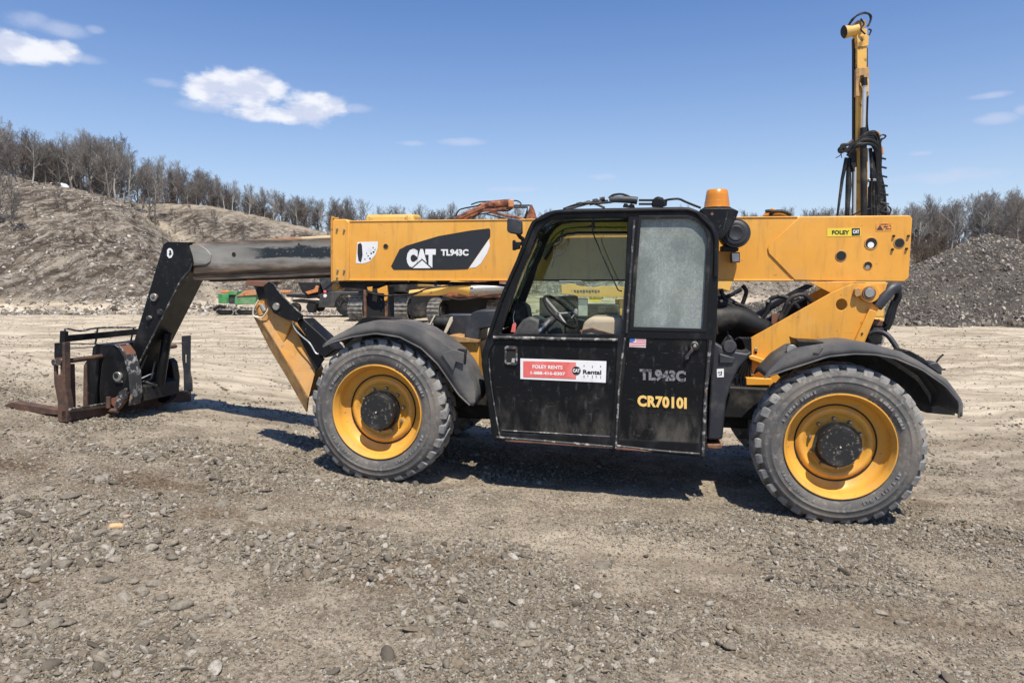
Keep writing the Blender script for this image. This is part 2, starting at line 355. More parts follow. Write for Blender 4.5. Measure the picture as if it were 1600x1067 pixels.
TRACKS = ((8.9, .02, .030, .16), (10.7, .03, .028, .16), (12.6, -.02, .03, .2), (14.4, .01, .03, .2), (17.5, .03, .03, .3), (20, -.02, .03, .3), (25, .02, .03, .4), (5.15, -.13, .024, .13), (4.35, -.13, .022, .13), (6.35, -.11, .022, .14))
def track_lines(X, Y):
    g = np.zeros_like(X)
    for (y0, sl, am, wd) in TRACKS:
        yy = y0 + sl * X + .25 * (vnoise(X * .25, X * 0 + y0, 5) - .5); on = (X > (3.6 if y0 > 6 else .5)) if y0 < 7 else 1.0
        g = np.maximum(g, np.exp(-((Y - yy) / wd) ** 2) * on)
    return g * (.45 + .55 * vnoise(X * 1.3, Y * 3, 17))
def H(X, Y, fine=True):
    X = np.asarray(X, float); Y = np.asarray(Y, float)
    Xc = np.clip(X, -7.5, 4.5); Yp = np.maximum(Y, .1)
    loc = -.035 - .035 * Xc + .0114 * np.where(Xc < 0, Xc * Xc, 0)
    wgt = (1 - sstep(Y, 9.5, 19)) * sstep(Y, 1.0, 5.0)
    z = loc * wgt
    near = np.exp(-((X + 1.1) ** 2 + (Y - 6.9) ** 2) / 3) + np.exp(-((X - 2.8) ** 2 + (Y - 6.1) ** 2) / 3) + np.exp(-((X + 4.6) ** 2 + (Y - 8) ** 2) / 5)
    quiet = 1 - .8 * np.clip(near, 0, 1)
    z = z + (fbm(X * .35, Y * .55, 3, 3) - .5) * .14 * quiet * (1 - sstep(Y, 30, 60) * .5)
    if fine:
        gm = gravelmask(X, Y)
        z = z + (fbm(X * 9, Y * 10, 15, 4, .6) - .5) * .07 * damp_blobs(X, Y)
        z = z + (fbm(X * 2.6, Y * 3.4, 5, 4, .55) - .5) * .065 * (.45 + .55 * quiet) * (1 - .6 * sstep(Y, 15, 40))
        z = z + (fbm(X * 30, Y * 32, 9, 3, .6) - .5) * (.010 + .018 * gm) * (1 - sstep(Y, 9, 16))
        for (y0, sl, am, wd) in TRACKS:
            yy = y0 + sl * X + .25 * (vnoise(X * .25, X * 0 + y0, 5) - .5); on = (X > (3.6 if y0 > 6 else .5)) if y0 < 7 else 1.0
            gg = np.exp(-((Y - yy) / wd) ** 2)
            z = z - am * gg * (.75 + .25 * np.sin(X * 26 + (Y - yy) * 9)) * on + am * .5 * np.exp(-((np.abs(Y - yy) - wd * 1.7) / (wd * .6)) ** 2) * on
        rut = fbm(X * .32 + 3 * vnoise(X * .1, Y * .1, 77), Y * 1.5 + 1.2 * vnoise(X * .35, Y * .4, 78), 12, 5, .62)
        z = z + (rut - .5) * .09 * sstep(Y, 8, 13) * (1 - sstep(Y, 38, 46))
    q = X / Yp; px = 800 + 1100 * np.clip(q, -3, 3)
    n1 = fbm(X * .09, Y * .09, 21, 5, .55) - .5; n2 = fbm(X * .7, Y * .7, 23, 4, .6) - .5
    gul = np.abs(fbm(q * 22 + n1 * 1.2, Y * .03, 41, 4, .6) - .5)
    for (PX, CR, y0, y1) in ((PXA, CRA, 44, 80), (PXB, CRB, 60, 100)):
        hc = HC + (HZ - np.interp(px, PX, CR)) * y1 / F
        y0v = y0 + 3 * n1 * 2
        t = np.clip((Y - y0v) / (y1 - y0v), 0, 1)
        prof = np.where(t < 1, t * (1.0 + .16 * (1 - t)) , 1.0)
        hh = hc * prof + (n1 * 2.0 * np.minimum(t * 4, 1) * (1 - .75 * t) + n2 * .9 * np.minimum(t * 5, 1) * (1 - .5 * t) - gul * 2.4 * t * (1 - t) * 2)
        hh = hh + np.where(Y > y1, (Y - y1) * .012 - .25, 0) 
        hh = np.where(t > 0, hh, -9)
        z = np.maximum(z, hh)
    return z
def H1(x, y): return float(H(np.array([x]), np.array([y]))[0])
# ------------------------------------------------------------------ ground
def grid_mesh(name, X, Y, Z, attrs=None):
    nr, nc = X.shape
    me = bpy.data.meshes.new(name); n = nr * nc
    me.vertices.add(n); me.vertices.foreach_set('co', np.stack([X, Y, Z], -1).reshape(-1).astype(np.float32))
    i = np.arange(nr - 1)[:, None] * nc + np.arange(nc - 1)[None, :]
    q = np.stack([i, i + 1, i + nc + 1, i + nc], -1).reshape(-1)
    nf = (nr - 1) * (nc - 1)
    me.loops.add(nf * 4); me.loops.foreach_set('vertex_index', q.astype(np.int32))
    me.polygons.add(nf); me.polygons.foreach_set('loop_start', np.arange(0, nf * 4, 4, dtype=np.int32)); me.polygons.foreach_set('use_smooth', np.ones(nf, bool))
    me.update(calc_edges=True)
    for k, a in (attrs or {}).items():
        at_ = me.attributes.new(k, 'FLOAT', 'POINT'); at_.data.foreach_set('value', a.reshape(-1).astype(np.float32))
    return me
gm_ = bpy.data.materials.new('quarry_ground'); gm_.use_nodes = True; t = NT(gm_.node_tree); b = gm_.node_tree.nodes['Principled BSDF']
P = t.node('ShaderNodeNewGeometry').outputs['Position']
grav = t.node('ShaderNodeAttribute', attribute_name='gravel').outputs['Fac']
damp = t.node('ShaderNodeAttribute', attribute_name='damp').outputs['Fac']
dusty = t.node('ShaderNodeAttribute', attribute_name='dusty').outputs['Fac']
slope = t.node('ShaderNodeAttribute', attribute_name='slope').outputs['Fac']
path_ = t.node('ShaderNodeAttribute', attribute_name='path').outputs['Fac']
n_big = t.noise(P, .35, 6); n_mid = t.noise(P, 3.1, 8, .6); n_f = t.noise(P, 34, 7, .65); n_ff = t.noise(P, 130, 4, .6)
dirt = t.mix(t.step(n_mid, .35, .65), (.165, .13, .09), (.325, .268, .195))
dirt = t.mix(t.math('MULTIPLY', t.step(n_f, .45, .7), .55), dirt, (.40, .36, .295))
dirt = t.mix(t.math('MULTIPLY', t.step(n_f, .50, .34), .75), dirt, (.075, .056, .038))
dirt = t.mix(t.math('MULTIPLY', t.step(n_ff, .55, .75), .5), dirt, (.42, .39, .33))
grv = t.mix(t.step(n_f, .35, .65), (.055, .043, .029), (.30, .252, .182))  # dark soil low in the noise, standing in for shade between stones
c = t.mix(t.math('MULTIPLY', grav, .75), dirt, grv)
# streaky pale dust of the driven yard
stv = t.vmath('ADD', t.scalev(P, (.22, 1.1, 1)), t.scalev(t.noise(P, .25, 3, out=1), (2.5, 2.5, 0)))
st1 = t.noise(stv, 1.6, 8, .62); st2 = t.noise(t.vmath('ADD', t.scalev(P, (.6, 2.2, 1)), t.scalev(t.noise(P, .6, 3, out=1), (1.5, 1.5, 0))), 2.4, 8, .68)
pale = t.mix(t.step(st1, .38, .62), (.30, .245, .172), (.57, .49, .365))
pale = t.mix(t.math('MULTIPLY', t.step(st2, .55, .68), .6), pale, (.21, .175, .13))
c = t.mix(t.math('MULTIPLY', dusty, .9), c, pale)
trk = t.node('ShaderNodeAttribute', attribute_name='track').outputs['Fac']
c = t.mix(t.math('MULTIPLY', trk, .6), c, t.mix(n_mid, (.15, .115, .078), (.24, .19, .135)))
c = t.mix(t.math('MULTIPLY', damp, .88), c, t.mix(t.step(n_f, .35, .65), (.055, .036, .022), (.17, .125, .08)))
# bank: brown-grey rubble soil with pale scree
vor = t.voro(t.vmath('ADD', P, t.scalev(t.noise(P, 1.3, 3, out=1), (.6, .6, .6))), 2.2, out=1)
sv = t.node('ShaderNodeSeparateXYZ'); t.l.new(vor, sv.inputs[0])
bank = t.mix(t.step(t.noise(P, .22, 7, .62), .38, .62), (.11, .086, .062), (.31, .255, .19))
bank = t.mix(t.math('MULTIPLY', t.step(t.noise(t.scalev(P, (1, .6, 1.2)), 1.4, 8, .68), .50, .64), .75), bank, (.52, .46, .37))
bank = t.mix(t.math('MULTIPLY', t.step(t.noise(P, 2.6, 6, .7), .50, .36), .8), bank, (.045, .034, .025))
bank = t.mix(t.math('MULTIPLY', t.step(sv.outputs[0], .8, .95), .55), bank, (.48, .44, .38))
mp = t.node('ShaderNodeMapping'); t.l.new(P, mp.inputs[0]); mp.inputs['Rotation'].default_value = (0, 0, R(-38)); mp.inputs['Scale'].default_value = (1.0, .16, .3)
strk = t.noise(mp.outputs[0], 1.1, 9, .68)
bank = t.mix(t.math('MULTIPLY', t.step(strk, .52, .60), .75), bank, (.060, .046, .032))
bank = t.mix(t.math('MULTIPLY', t.step(strk, .44, .37), .6), bank, (.50, .43, .33))
bank = t.mix(t.math('MULTIPLY', path_, t.step(t.noise(P, 1.2, 6, .6), .25, .6)), bank, (.56, .47, .34))
c = t.mix(slope, c, bank)
t.put(b.inputs['Base Color'], c); b.inputs['Roughness'].default_value = .95; b.inputs['Specular IOR Level'].default_value = .15
h = t.math('ADD', t.math('MULTIPLY', n_f, .016), t.math('MULTIPLY', n_ff, .006))
h = t.math('ADD', h, t.math('MULTIPLY', st2, t.math('MULTIPLY', dusty, .05)))
h = t.math('ADD', h, t.math('MULTIPLY', t.math('ADD', t.noise(P, 1.7, 9, .7), t.math('MULTIPLY', sv.outputs[1], .25)), t.math('MULTIPLY', slope, .9)))
bn = t.node('ShaderNodeBump'); bn.inputs['Strength'].default_value = .9; bn.inputs['Distance'].default_value = 1.0
t.put(bn.inputs['Height'], h); t.l.new(bn.outputs[0], b.inputs['Normal'])

def ground_attrs(X, Y):
    gm = gravelmask(X, Y)
    dn = fbm(X * .8 + 11, Y * 1.6 + 5, 55, 5, .55)
    damp = damp_blobs(X, Y)
    dusty = sstep(Y, 7.2, 11.5) * (1 - .75 * sstep(Y, 40, 44) * 0)
    dusty = np.clip(dusty + .5 * np.exp(-((X - .3) / 2.2) ** 2 - ((Y - 5.3) / .5) ** 2), 0, 1)
    pz = H(X, Y, False)
    slope = sstep(pz, .35, 1.2) * sstep(Y, 38, 42)
    pxx = 800 + 1100 * np.clip(X / np.maximum(Y, .1), -3, 3); row = HZ - (pz - HC) * F / np.maximum(Y, .1)
    cx_ = np.interp(row, [325, 345, 370, 420, 470], [232, 245, 285, 320, 340]); wd = np.interp(row, [325, 350, 400, 470], [8, 16, 16, 26])
    path = np.exp(-((pxx - cx_) / wd) ** 2) * sstep(row, 318, 335) * sstep(Y, 40, 44)
    crest = np.exp(-((row - np.interp(pxx, PXB, CRB) - 4) / 5) ** 2) * (pxx > 225) * (pxx < 520) * .6
    path = np.clip(path + crest, 0, 1)
    return dict(path=path, track=track_lines(X, Y), gravel=gm * (1 - dusty), damp=damp, dusty=dusty * (1 - slope), slope=np.clip(slope, 0, 1))
# rows get coarser with distance; the sheet runs to the horizon
rows = [.35]
while rows[-1] < 1500:
    y = rows[-1]
    st = .10 if y < 2.6 else (max(.012, y * .0036) if y < 14 else (y * .006 if y < 60 else (y * .008 if y < 125 else y * .12)))
    rows.append(y + st)
rows = np.array(rows)
qc = np.concatenate([np.linspace(-2.6, -.86, 40)[:-1], np.linspace(-.86, .86, 700), np.linspace(.86, 2.6, 40)[1:]])
Yg = np.repeat(rows[:, None], len(qc), 1); Xg = qc[None, :] * Yg
Zg = H(Xg, Yg)
k = int(np.searchsorted(rows, 41.0))
at_all = ground_attrs(Xg, Yg)
def sub(a, s0, s1): return a[s0:s1]
o = link('ground', grid_mesh('ground', Xg[:k + 1], Yg[:k + 1], Zg[:k + 1], {n: a[:k + 1] for n, a in at_all.items()}), gm_, smooth=0); tag(o, kind='structure')
o = link('quarry_bank', grid_mesh('quarry_bank', Xg[k:], Yg[k:], Zg[k:], {n: a[k:] for n, a in at_all.items()}), gm_, smooth=0); tag(o, kind='structure')
xb = np.linspace(-120, 120, 60); yb = np.concatenate([np.linspace(-90, -2, 30), [.3, .6]])
Xb, Yb = np.meshgrid(xb, yb); Zb = np.full_like(Xb, -.03)
o = link('ground', grid_mesh('ground_behind', Xb, Yb, Zb, ground_attrs(Xb, np.abs(Yb) + 4)), gm_, smooth=0); tag(o, kind='structure')

# ------------------------------------------------------------------ stones
def stone_mat(name, cols, dark=.0):
    m = bpy.data.materials.new(name); m.use_nodes = True; t = NT(m.node_tree); b = m.node_tree.nodes['Principled BSDF']
    rnd = t.node('ShaderNodeObjectInfo').outputs['Random']
    r = t.node('ShaderNodeValToRGB'); t.l.new(rnd, r.inputs[0]); e = r.color_ramp.elements
    e[0].position = 0; e[0].color = (*cols[0], 1); e[1].position = 1; e[1].color = (*cols[-1], 1)
    for i, cc in enumerate(cols[1:-1]): x = e.new((i + 1) / (len(cols) - 1)); x.color = (*cc, 1)
    oc = t.node('ShaderNodeTexCoord').outputs['Object']
    c = t.mix(t.step(t.noise(oc, 2.2, 6, .65), .4, .65), r.outputs[0], t.mix(.5, r.outputs[0], (.10, .08, .06)))
    t.put(b.inputs['Base Color'], c); b.inputs['Roughness'].default_value = .85; b.inputs['Specular IOR Level'].default_value = .25
    bn = t.node('ShaderNodeBump'); bn.inputs['Strength'].default_value = .35; bn.inputs['Distance'].default_value = .1
    t.put(bn.inputs['Height'], t.noise(oc, 3.5, 6, .65)); t.l.new(bn.outputs[0], b.inputs['Normal'])
    return m
pebble_m = stone_mat('pebble', [(.17, .145, .11), (.30, .262, .20), (.095, .08, .06), (.36, .32, .25), (.23, .182, .125), (.13, .11, .084), (.47, .43, .36), (.205, .175, .132)])
scree_m = stone_mat('scree', [(.13, .107, .084), (.34, .30, .245), (.09, .074, .06), (.50, .455, .385), (.18, .15, .12), (.68, .63, .55), (.12, .10, .08), (.25, .21, .165)])
pile_m = stone_mat('crushed_stone', [(.15, .127, .10), (.21, .18, .145), (.11, .092, .073), (.30, .262, .21), (.16, .136, .108), (.50, .455, .39), (.13, .11, .088), (.23, .20, .162)])
cobble_m = stone_mat('cobble', [(.27, .235, .18), (.35, .31, .245), (.19, .165, .125), (.29, .255, .20)])
orange_stone_m = mat('orange_stone', (.62, .40, .20), .8, layers=(((.4, .25, .12), 6, .45, .7, .6),), bump=(20, .3, .01))
def stone_mesh(name, seed, sub, ang, flat):
    bm = bmesh.new(); bmesh.ops.create_icosphere(bm, subdivisions=sub, radius=1)
    r = random.Random(seed)
    pl = [(Vector((r.gauss(0, 1), r.gauss(0, 1), r.gauss(0, 1))).normalized(), r.uniform(.55, .9)) for _ in range(9)]
    ph = [r.uniform(0, 6) for _ in range(6)]
    for v in bm.verts:
        p = v.co.copy()
        if ang:
            for nrm, d in pl:
                k2 = p.dot(nrm)
                if k2 > d: p -= nrm * (k2 - d) * ang
        p *= 1 + .10 * math.sin(p.x * 2.1 + ph[0]) * math.cos(p.y * 2.6 + ph[1]) + .07 * math.sin(p.z * 3 + p.x * 2 + ph[2])
        v.co = Vector((p.x * 1.15, p.y * .9, p.z * flat))
    me = bpy.data.meshes.new(name); bm.to_mesh(me); bm.free()
    for p in me.polygons: p.use_smooth = True
    if ang > .8: me.set_sharp_from_angle(angle=R(28))
    return me
def stone_set(name, m, n, sub, ang, flat):
    c = bpy.data.collections.new(name)
    for i in range(n):
        me = stone_mesh(name + str(i), hash_i(name, i), sub, ang, flat * (.85 + .3 * ((i * 37 % 10) / 10))); me.materials.append(m)
        c.objects.link(bpy.data.objects.new(name, me))
    return c
def hash_i(s, i): return sum(ord(ch) for ch in s) * 31 + i * 101
PEB = stone_set('pebble', pebble_m, 8, 2, .75, .62)
SCR = stone_set('scree', scree_m, 8, 2, 1.0, .62)
CRU = stone_set('crushed', pile_m, 8, 2, 1.0, .66)
def scatter(name, pts, scl, rot, collection, parent=None):
    """one 'stuff' object: geometry nodes put a small stone on each point"""
    n = len(pts); me = bpy.data.meshes.new(name); me.vertices.add(n); me.vertices.foreach_set('co', np.asarray(pts, np.float32).reshape(-1))
    a = me.attributes.new('scl', 'FLOAT_VECTOR', 'POINT'); a.data.foreach_set('vector', np.asarray(scl, np.float32).reshape(-1))
    a = me.attributes.new('rot', 'FLOAT_VECTOR', 'POINT'); a.data.foreach_set('vector', np.asarray(rot, np.float32).reshape(-1))
    a = me.attributes.new('idx', 'INT', 'POINT'); a.data.foreach_set('value', rng.integers(0, len(collection.objects), n).astype(np.int32))
    o = bpy.data.objects.new(name, me); COL.objects.link(o)
    if parent: o.parent = parent
    g = bpy.data.node_groups.new(name, 'GeometryNodeTree')
    g.interface.new_socket('Geometry', in_out='INPUT', socket_type='NodeSocketGeometry'); g.interface.new_socket('Geometry', in_out='OUTPUT', socket_type='NodeSocketGeometry')
    gi, go = g.nodes.new('NodeGroupInput'), g.nodes.new('NodeGroupOutput')
    ip = g.nodes.new('GeometryNodeInstanceOnPoints'); ci = g.nodes.new('GeometryNodeCollectionInfo')
    ci.inputs['Collection'].default_value = collection; ci.inputs['Separate Children'].default_value = True; ci.inputs['Reset Children'].default_value = True
    ip.inputs['Pick Instance'].default_value = True
    def na(nm, ty):
        q = g.nodes.new('GeometryNodeInputNamedAttribute'); q.data_type = ty; q.inputs['Name'].default_value = nm; return q.outputs[0]
    e = g.nodes.new('FunctionNodeEulerToRotation')
    L = g.links.new
    L(gi.outputs[0], ip.inputs['Points']); L(ci.outputs[0], ip.inputs['Instance']); L(na('idx', 'INT'), ip.inputs['Instance Index'])
    L(na('rot', 'FLOAT_VECTOR'), e.inputs[0]); L(e.outputs[0], ip.inputs['Rotation']); L(na('scl', 'FLOAT_VECTOR'), ip.inputs['Scale'])
    L(ip.outputs[0], go.inputs[0])
    md = o.modifiers.new('scatter', 'NODES'); md.node_group = g
    o['kind'] = 'stuff'
    return o
def sample(n, y0, y1, q=.80, power=1.0):
    """uniform over the wedge of ground the camera could see"""
    Y = np.sqrt(rng.uniform(y0 ** 2, y1 ** 2, n)) if power == 1 else (rng.uniform(y0 ** power, y1 ** power, n)) ** (1 / power)
    return rng.uniform(-q, q, n) * Y, Y
def stones(n, y0, y1, r0, r1, bias, keep, sink=.25, power=1.0, q=.8, flatrot=.5, alpha=2.2):
    X, Y = sample(n, y0, y1, q, power)
    kf = keep(X, Y); s = rng.uniform(0, 1, n) < kf; X, Y = X[s], Y[s]; n = len(X)
    u = rng.uniform(0, 1, n); r = r0 + (r1 - r0) * u ** alpha
    Z = H(X, Y) - r * sink + r * .33
    sc = np.stack([r * rng.uniform(.8, 1.35, n), r * rng.uniform(.75, 1.1, n), r * rng.uniform(.6, 1.0, n)], -1)
    rt = np.stack([rng.normal(0, flatrot, n), rng.normal(0, flatrot, n), rng.uniform(0, 6.28, n)], -1)
    return np.stack([X, Y, Z], -1), sc, rt
def cat(L): return tuple(np.concatenate(z) for z in zip(*L))
if not LIGHT:
    packs = [
     stones(210000, 2.9, 6.6, .0035, .010, 0, lambda X, Y: (.42 + .58 * gravelmask(X, Y)) * (1 - .75 * damp_blobs(X, Y))),
     stones(110000, 2.9, 9.5, .007, .019, 0, lambda X, Y: .10 + .90 * gravelmask(X, Y) ** 1.2, alpha=2.6),
     stones(44000, 3.0, 12, .012, .034, 0, lambda X, Y: .03 + (.55 + .4 * sstep(-X, -1, 1))  * gravelmask(X, Y) ** 1.5 * (1 - .7 * sstep(Y, 7, 10)), alpha=3),
     stones(3600, 3.0, 7.0, .022, .050, 0, lambda X, Y: np.clip(gravelmask(X, Y) ** 2 * (.25 + .75 * sstep(-X, -.5, 1.5)), 0, 1), alpha=2.2),
     stones(26000, 8, 24, .008, .026, 0, lambda X, Y: .35 + .4 * sstep(fbm(X * .2, Y * 1.2, 91, 4), .45, .6), power=1.0),
     stones(12000, 20, 44, .015, .05, 0, lambda X, Y: .35 + 0 * X),
    ]
    P3, S3, R3 = cat(packs)
    scatter('gravel', P3, S3, R3, PEB)
    # rubble on the bank
    def bankkeep(X, Y): return np.clip(sstep(fbm(X * .25, Y * .3, 61, 4, .6), .36, .62), .22, 1) * sstep(H(X, Y, False), .15, .6)
    bp = [stones(40000, 43, 84, .030, .17, 0, bankkeep, power=1.3, q=.78, flatrot=.9, alpha=3.2),
          stones(4200, 41.2, 47, .06, .26, 0, lambda X, Y: .75 * sstep(-X / Y, -.1, .2) + .15, power=1, q=.78, flatrot=.7, alpha=2.4)]
    P3, S3, R3 = cat(bp); scatter('scree', P3, S3, R3, SCR)
# gravel pile
def HP(X, Y):
    yc = 36 + .8 * np.sin(X * .25); px = 800 + 1100 * X / 36
    hc = HC + (HZ - np.interp(px, PXP, CRP)) * 36 / F
    n = fbm(X * .35, Y * .35, 71, 5, .55) - .5; n2 = fbm(X * 2.2, Y * 2.2, 73, 4, .6) - .5
    d = np.abs(Y - yc) ; d = np.sqrt(d * d + .5) - .7
    return hc - d * .62 + n * .55 + n2 * .22
xs = np.linspace(7, 42, 330); ys = np.linspace(26, 46, 190)
XP, YP = np.meshgrid(xs, ys); ZP = np.maximum(HP(XP, YP), -.4)
pm = bpy.data.materials.new('pile_soil'); pm.use_nodes = True; t = NT(pm.node_tree); b = pm.node_tree.nodes['Principled BSDF']
P = t.node('ShaderNodeNewGeometry').outputs['Position']
c = t.mix(t.step(t.noise(P, 1.1, 8, .65), .38, .64), (.095, .082, .067), (.20, .175, .145))
c = t.mix(t.math('MULTIPLY', t.step(t.noise(P, 7, 7, .7), .55, .68), .6), c, (.34, .315, .28))
c = t.mix(t.math('MULTIPLY', t.step(t.noise(P, 5, 7, .7), .48, .32), .7), c, (.04, .035, .03))
t.put(b.inputs['Base Color'], c); b.inputs['Roughness'].default_value = .95
bn = t.node('ShaderNodeBump'); bn.inputs['Strength'].default_value = 1; bn.inputs['Distance'].default_value = .5
t.put(bn.inputs['Height'], t.noise(P, 4.5, 9, .75)); t.l.new(bn.outputs[0], b.inputs['Normal'])
pile = link('gravel_pile', grid_mesh('gravel_pile', XP, YP, ZP), pm, smooth=0)
tag(pile, 'long dark grey heap of crushed stone rising to a peak at the right edge', 'gravel pile')
if not LIGHT:
    n = 62000; X = rng.uniform(8, 40, n); Y = rng.uniform(27, 37.5, n); Z = HP(X, Y); k2 = (Z > -.05) & (np.abs(X / Y) < .9)
    X, Y, Z = X[k2], Y[k2], Z[k2]; n = len(X); r = .018 + .085 * rng.uniform(0, 1, n) ** 4.6; r *= 1 + .7 * (Z < .45) * rng.uniform(0, 1, n)
    scatter('rock', np.stack([X, Y, Z - r * .1], -1), np.stack([r * rng.uniform(.8, 1.5, n), r, r * .8], -1), rng.normal(0, 1.2, (n, 3)), CRU, parent=pile)
# ------------------------------------------------------------------ bare trees
bark_m = mat('bark', (.15, .13, .11), .9, layers=(((.33, .30, .26), 2.2, .45, .65, .8, (1, 1, .3)), ((.05, .042, .035), 5, .5, .7, .6)))
bark_pale = mat('pale_bark', (.36, .34, .30), .9, layers=(((.1, .085, .07), 2.5, .5, .7, .7, (1, 1, .3)),))
twig_m = mat('twigs', (.17, .145, .125), .9, layers=(((.25, .225, .20), 1.0, .45, .65, .7),))
twig_grey = mat('grey_twigs', (.25, .235, .215), .9, layers=(((.19, .155, .13), 1.0, .45, .65, .7),))
def tree_meshes(name, seed, h=8.0, spread=.5, upright=.5, fork=.35, dens=1.0, thick=1.0):
    r = random.Random(seed); T, C = MB(), MB()
    def seg(mb, a, b, ra, rb, n):
        d = (b - a).normalized(); u = d.orthogonal().normalized(); w_ = d.cross(u)
        vs = [a + (u * math.cos(6.283 * k / n) + w_ * math.sin(6.283 * k / n)) * ra for k in range(n)] + [b + (u * math.cos(6.283 * k / n) + w_ * math.sin(6.283 * k / n)) * rb for k in range(n)]
        mb.add(vs, [(k, (k + 1) % n, n + (k + 1) % n, n + k) for k in range(n)])
    def grow(p, d, L, ra, depth, mb):
        ns = 5 if depth <= 1 else (4 if depth == 2 else 2)
        n = 6 if depth == 0 else (4 if depth == 1 else 3)
        pts = [p]; rads = [ra]
        for i in range(ns):
            bend = Vector((r.gauss(0, 1), r.gauss(0, 1), r.gauss(0, .5))) * (.10 if depth == 0 else .20)
            d = (d + bend + Vector((0, 0, 1)) * (upright * .22 if depth else .12)).normalized()
            p = p + d * L / ns; pts.append(p.copy()); rads.append(ra * (1 - .78 * (i + 1) / ns) if depth else ra * (1 - .62 * (i + 1) / ns))
        for i in range(ns): seg(mb, pts[i], pts[i + 1], rads[i], rads[i + 1], n)
        if depth >= 4: return
        nb = [int(15 * dens), int(9 * dens), int(6 * dens), int(4 * dens)][depth]
        lo = fork if depth == 0 else .15
        for k in range(nb):
            f = lo + (1 - lo) * (k + r.random()) / nb
            x = f * ns; i = min(int(x), ns - 1); q = pts[i].lerp(pts[i + 1], x - i); rq = rads[i] + (rads[i + 1] - rads[i]) * (x - i)
            ax = (pts[i + 1] - pts[i]).normalized(); sd = ax.orthogonal().normalized(); sd.rotate(Matrix.Rotation(r.uniform(0, 6.283), 3, ax))
            ang = r.uniform(.45, 1.0) * (spread + .35)
            nd = (ax * math.cos(ang) + sd * math.sin(ang)).normalized()
            Lk = L * ([.52, .50, .50, .55][depth]) * (1.15 - .55 * f) * r.uniform(.75, 1.2)
            grow(q, nd, Lk, max(.0095 * thick, min(rq * .74, ra * .52)), depth + 1, T if depth == 0 else C)
        if depth == 0:
            for k in range(2): grow(p, (d + Vector((r.gauss(0, .4), r.gauss(0, .4), .3))).normalized(), L * .30, rads[-1] * .8, 1, T)
    grow(Vector((0, 0, -.3)), Vector((r.gauss(0, .05), r.gauss(0, .05), 1)).normalized(), h * .80, h * .017 * thick, 0, T)
    mt = bpy.data.meshes.new(name + '_trunk'); mt.from_pydata(T.v, [], T.f); mc = bpy.data.meshes.new(name + '_crown'); mc.from_pydata(C.v, [], C.f)
    for m_ in (mt, mc): m_.polygons.foreach_set('use_smooth', [True] * len(m_.polygons))
    return mt, mc
KINDS = []
for i, kw in enumerate((dict(h=8, spread=.75, upright=.5, fork=.28), dict(h=8.6, spread=.62, upright=.7, fork=.35), dict(h=7.4, spread=.95, upright=.35, fork=.30),
                        dict(h=8.2, spread=.5, upright=.9, fork=.45, dens=.85), dict(h=7.0, spread=.8, upright=.6, fork=.22), dict(h=8.4, spread=.7, upright=.6, fork=.5, dens=.9))):
    mt, mc = tree_meshes('tree%d' % i, 100 + i, **kw); mt.materials.append(bark_pale if i in (1, 3) else bark_m); mc.materials.append(twig_grey if i in (1, 3, 5) else twig_m); KINDS.append((mt, mc))
wood_m = mat('wood_twigs', (.105, .085, .07), .9); brush_m = mat('brush_twigs', (.115, .085, .062), .9)
sap_t, sap_c = tree_meshes('sapling', 55, h=3.4, spread=.5, upright=.5, fork=.1, dens=.8, thick=.8); sap_t.materials.append(bark_m); sap_c.materials.append(twig_m)
def tree(x, y, kind, s, label, group=None, name='bare_tree', mesh=None, sink=0):
    mt, mc = mesh or KINDS[kind]
    e = empty(name, label, 'tree' if name != 'shrub' else 'shrub', (x, y, H1(x, y) - sink), random.uniform(0, 6.28), group)
    e.scale = (s * random.uniform(.9, 1.12), s * random.uniform(.9, 1.12), s)
    for nm, me in (('trunk', mt), ('crown', mc)):
        o = bpy.data.objects.new(nm, me); COL.objects.link(o); o.parent = e
    return e
def tree_h(px, Y, top):                        # height that reaches photo row 'top' above the ground there
    p = at(px, top, Y); return p.z - H1(p.x, Y)
TOPS = [-400, 0, 40, 90, 130, 180, 205, 240, 300, 345, 400, 450, 500, 560, 640, 700, 760, 860, 1000, 1180, 1240, 1310, 1380, 1450, 1500, 1550, 1600, 1900]
TOPY = [190, 195, 200, 222, 213, 214, 236, 243, 256, 272, 292, 298, 305, 316, 322, 324, 322, 328, 330, 328, 326, 318, 316, 312, 308, 306, 298, 296]
pxs = -60
LB_L = 'bare winter tree in the dense row on the ridge above the left rubble bank'
LB_R = 'bare winter tree in the wood beyond the dark stone heap at the right'
LB_M = 'bare winter tree whose top shows far off above the long yellow boom'
cnt = 0
while pxs < 1690:
    Y = random.uniform(82, 92) if pxs < 250 else random.uniform(101, 110)
    top = float(np.interp(pxs, TOPS, TOPY)) + random.uniform(-5, 13)
    x = (pxs - 800) / F * Y; hh = tree_h(pxs, Y, top)
    if hh > 1.5:
        lab, grp = (LB_L, 'trees in a row on the left ridge') if pxs < 520 else ((LB_M, 'trees behind the boom') if pxs < 1300 else (LB_R, 'trees in the wood at the right'))
        tree(x, Y, random.choice((0, 1, 2, 3, 4, 5, 1, 3)), hh / 8.3, lab, grp)
        cnt += 1
    pxs += random.uniform(8, 15) if (pxs < 420 or pxs > 1350) else random.uniform(15, 24)
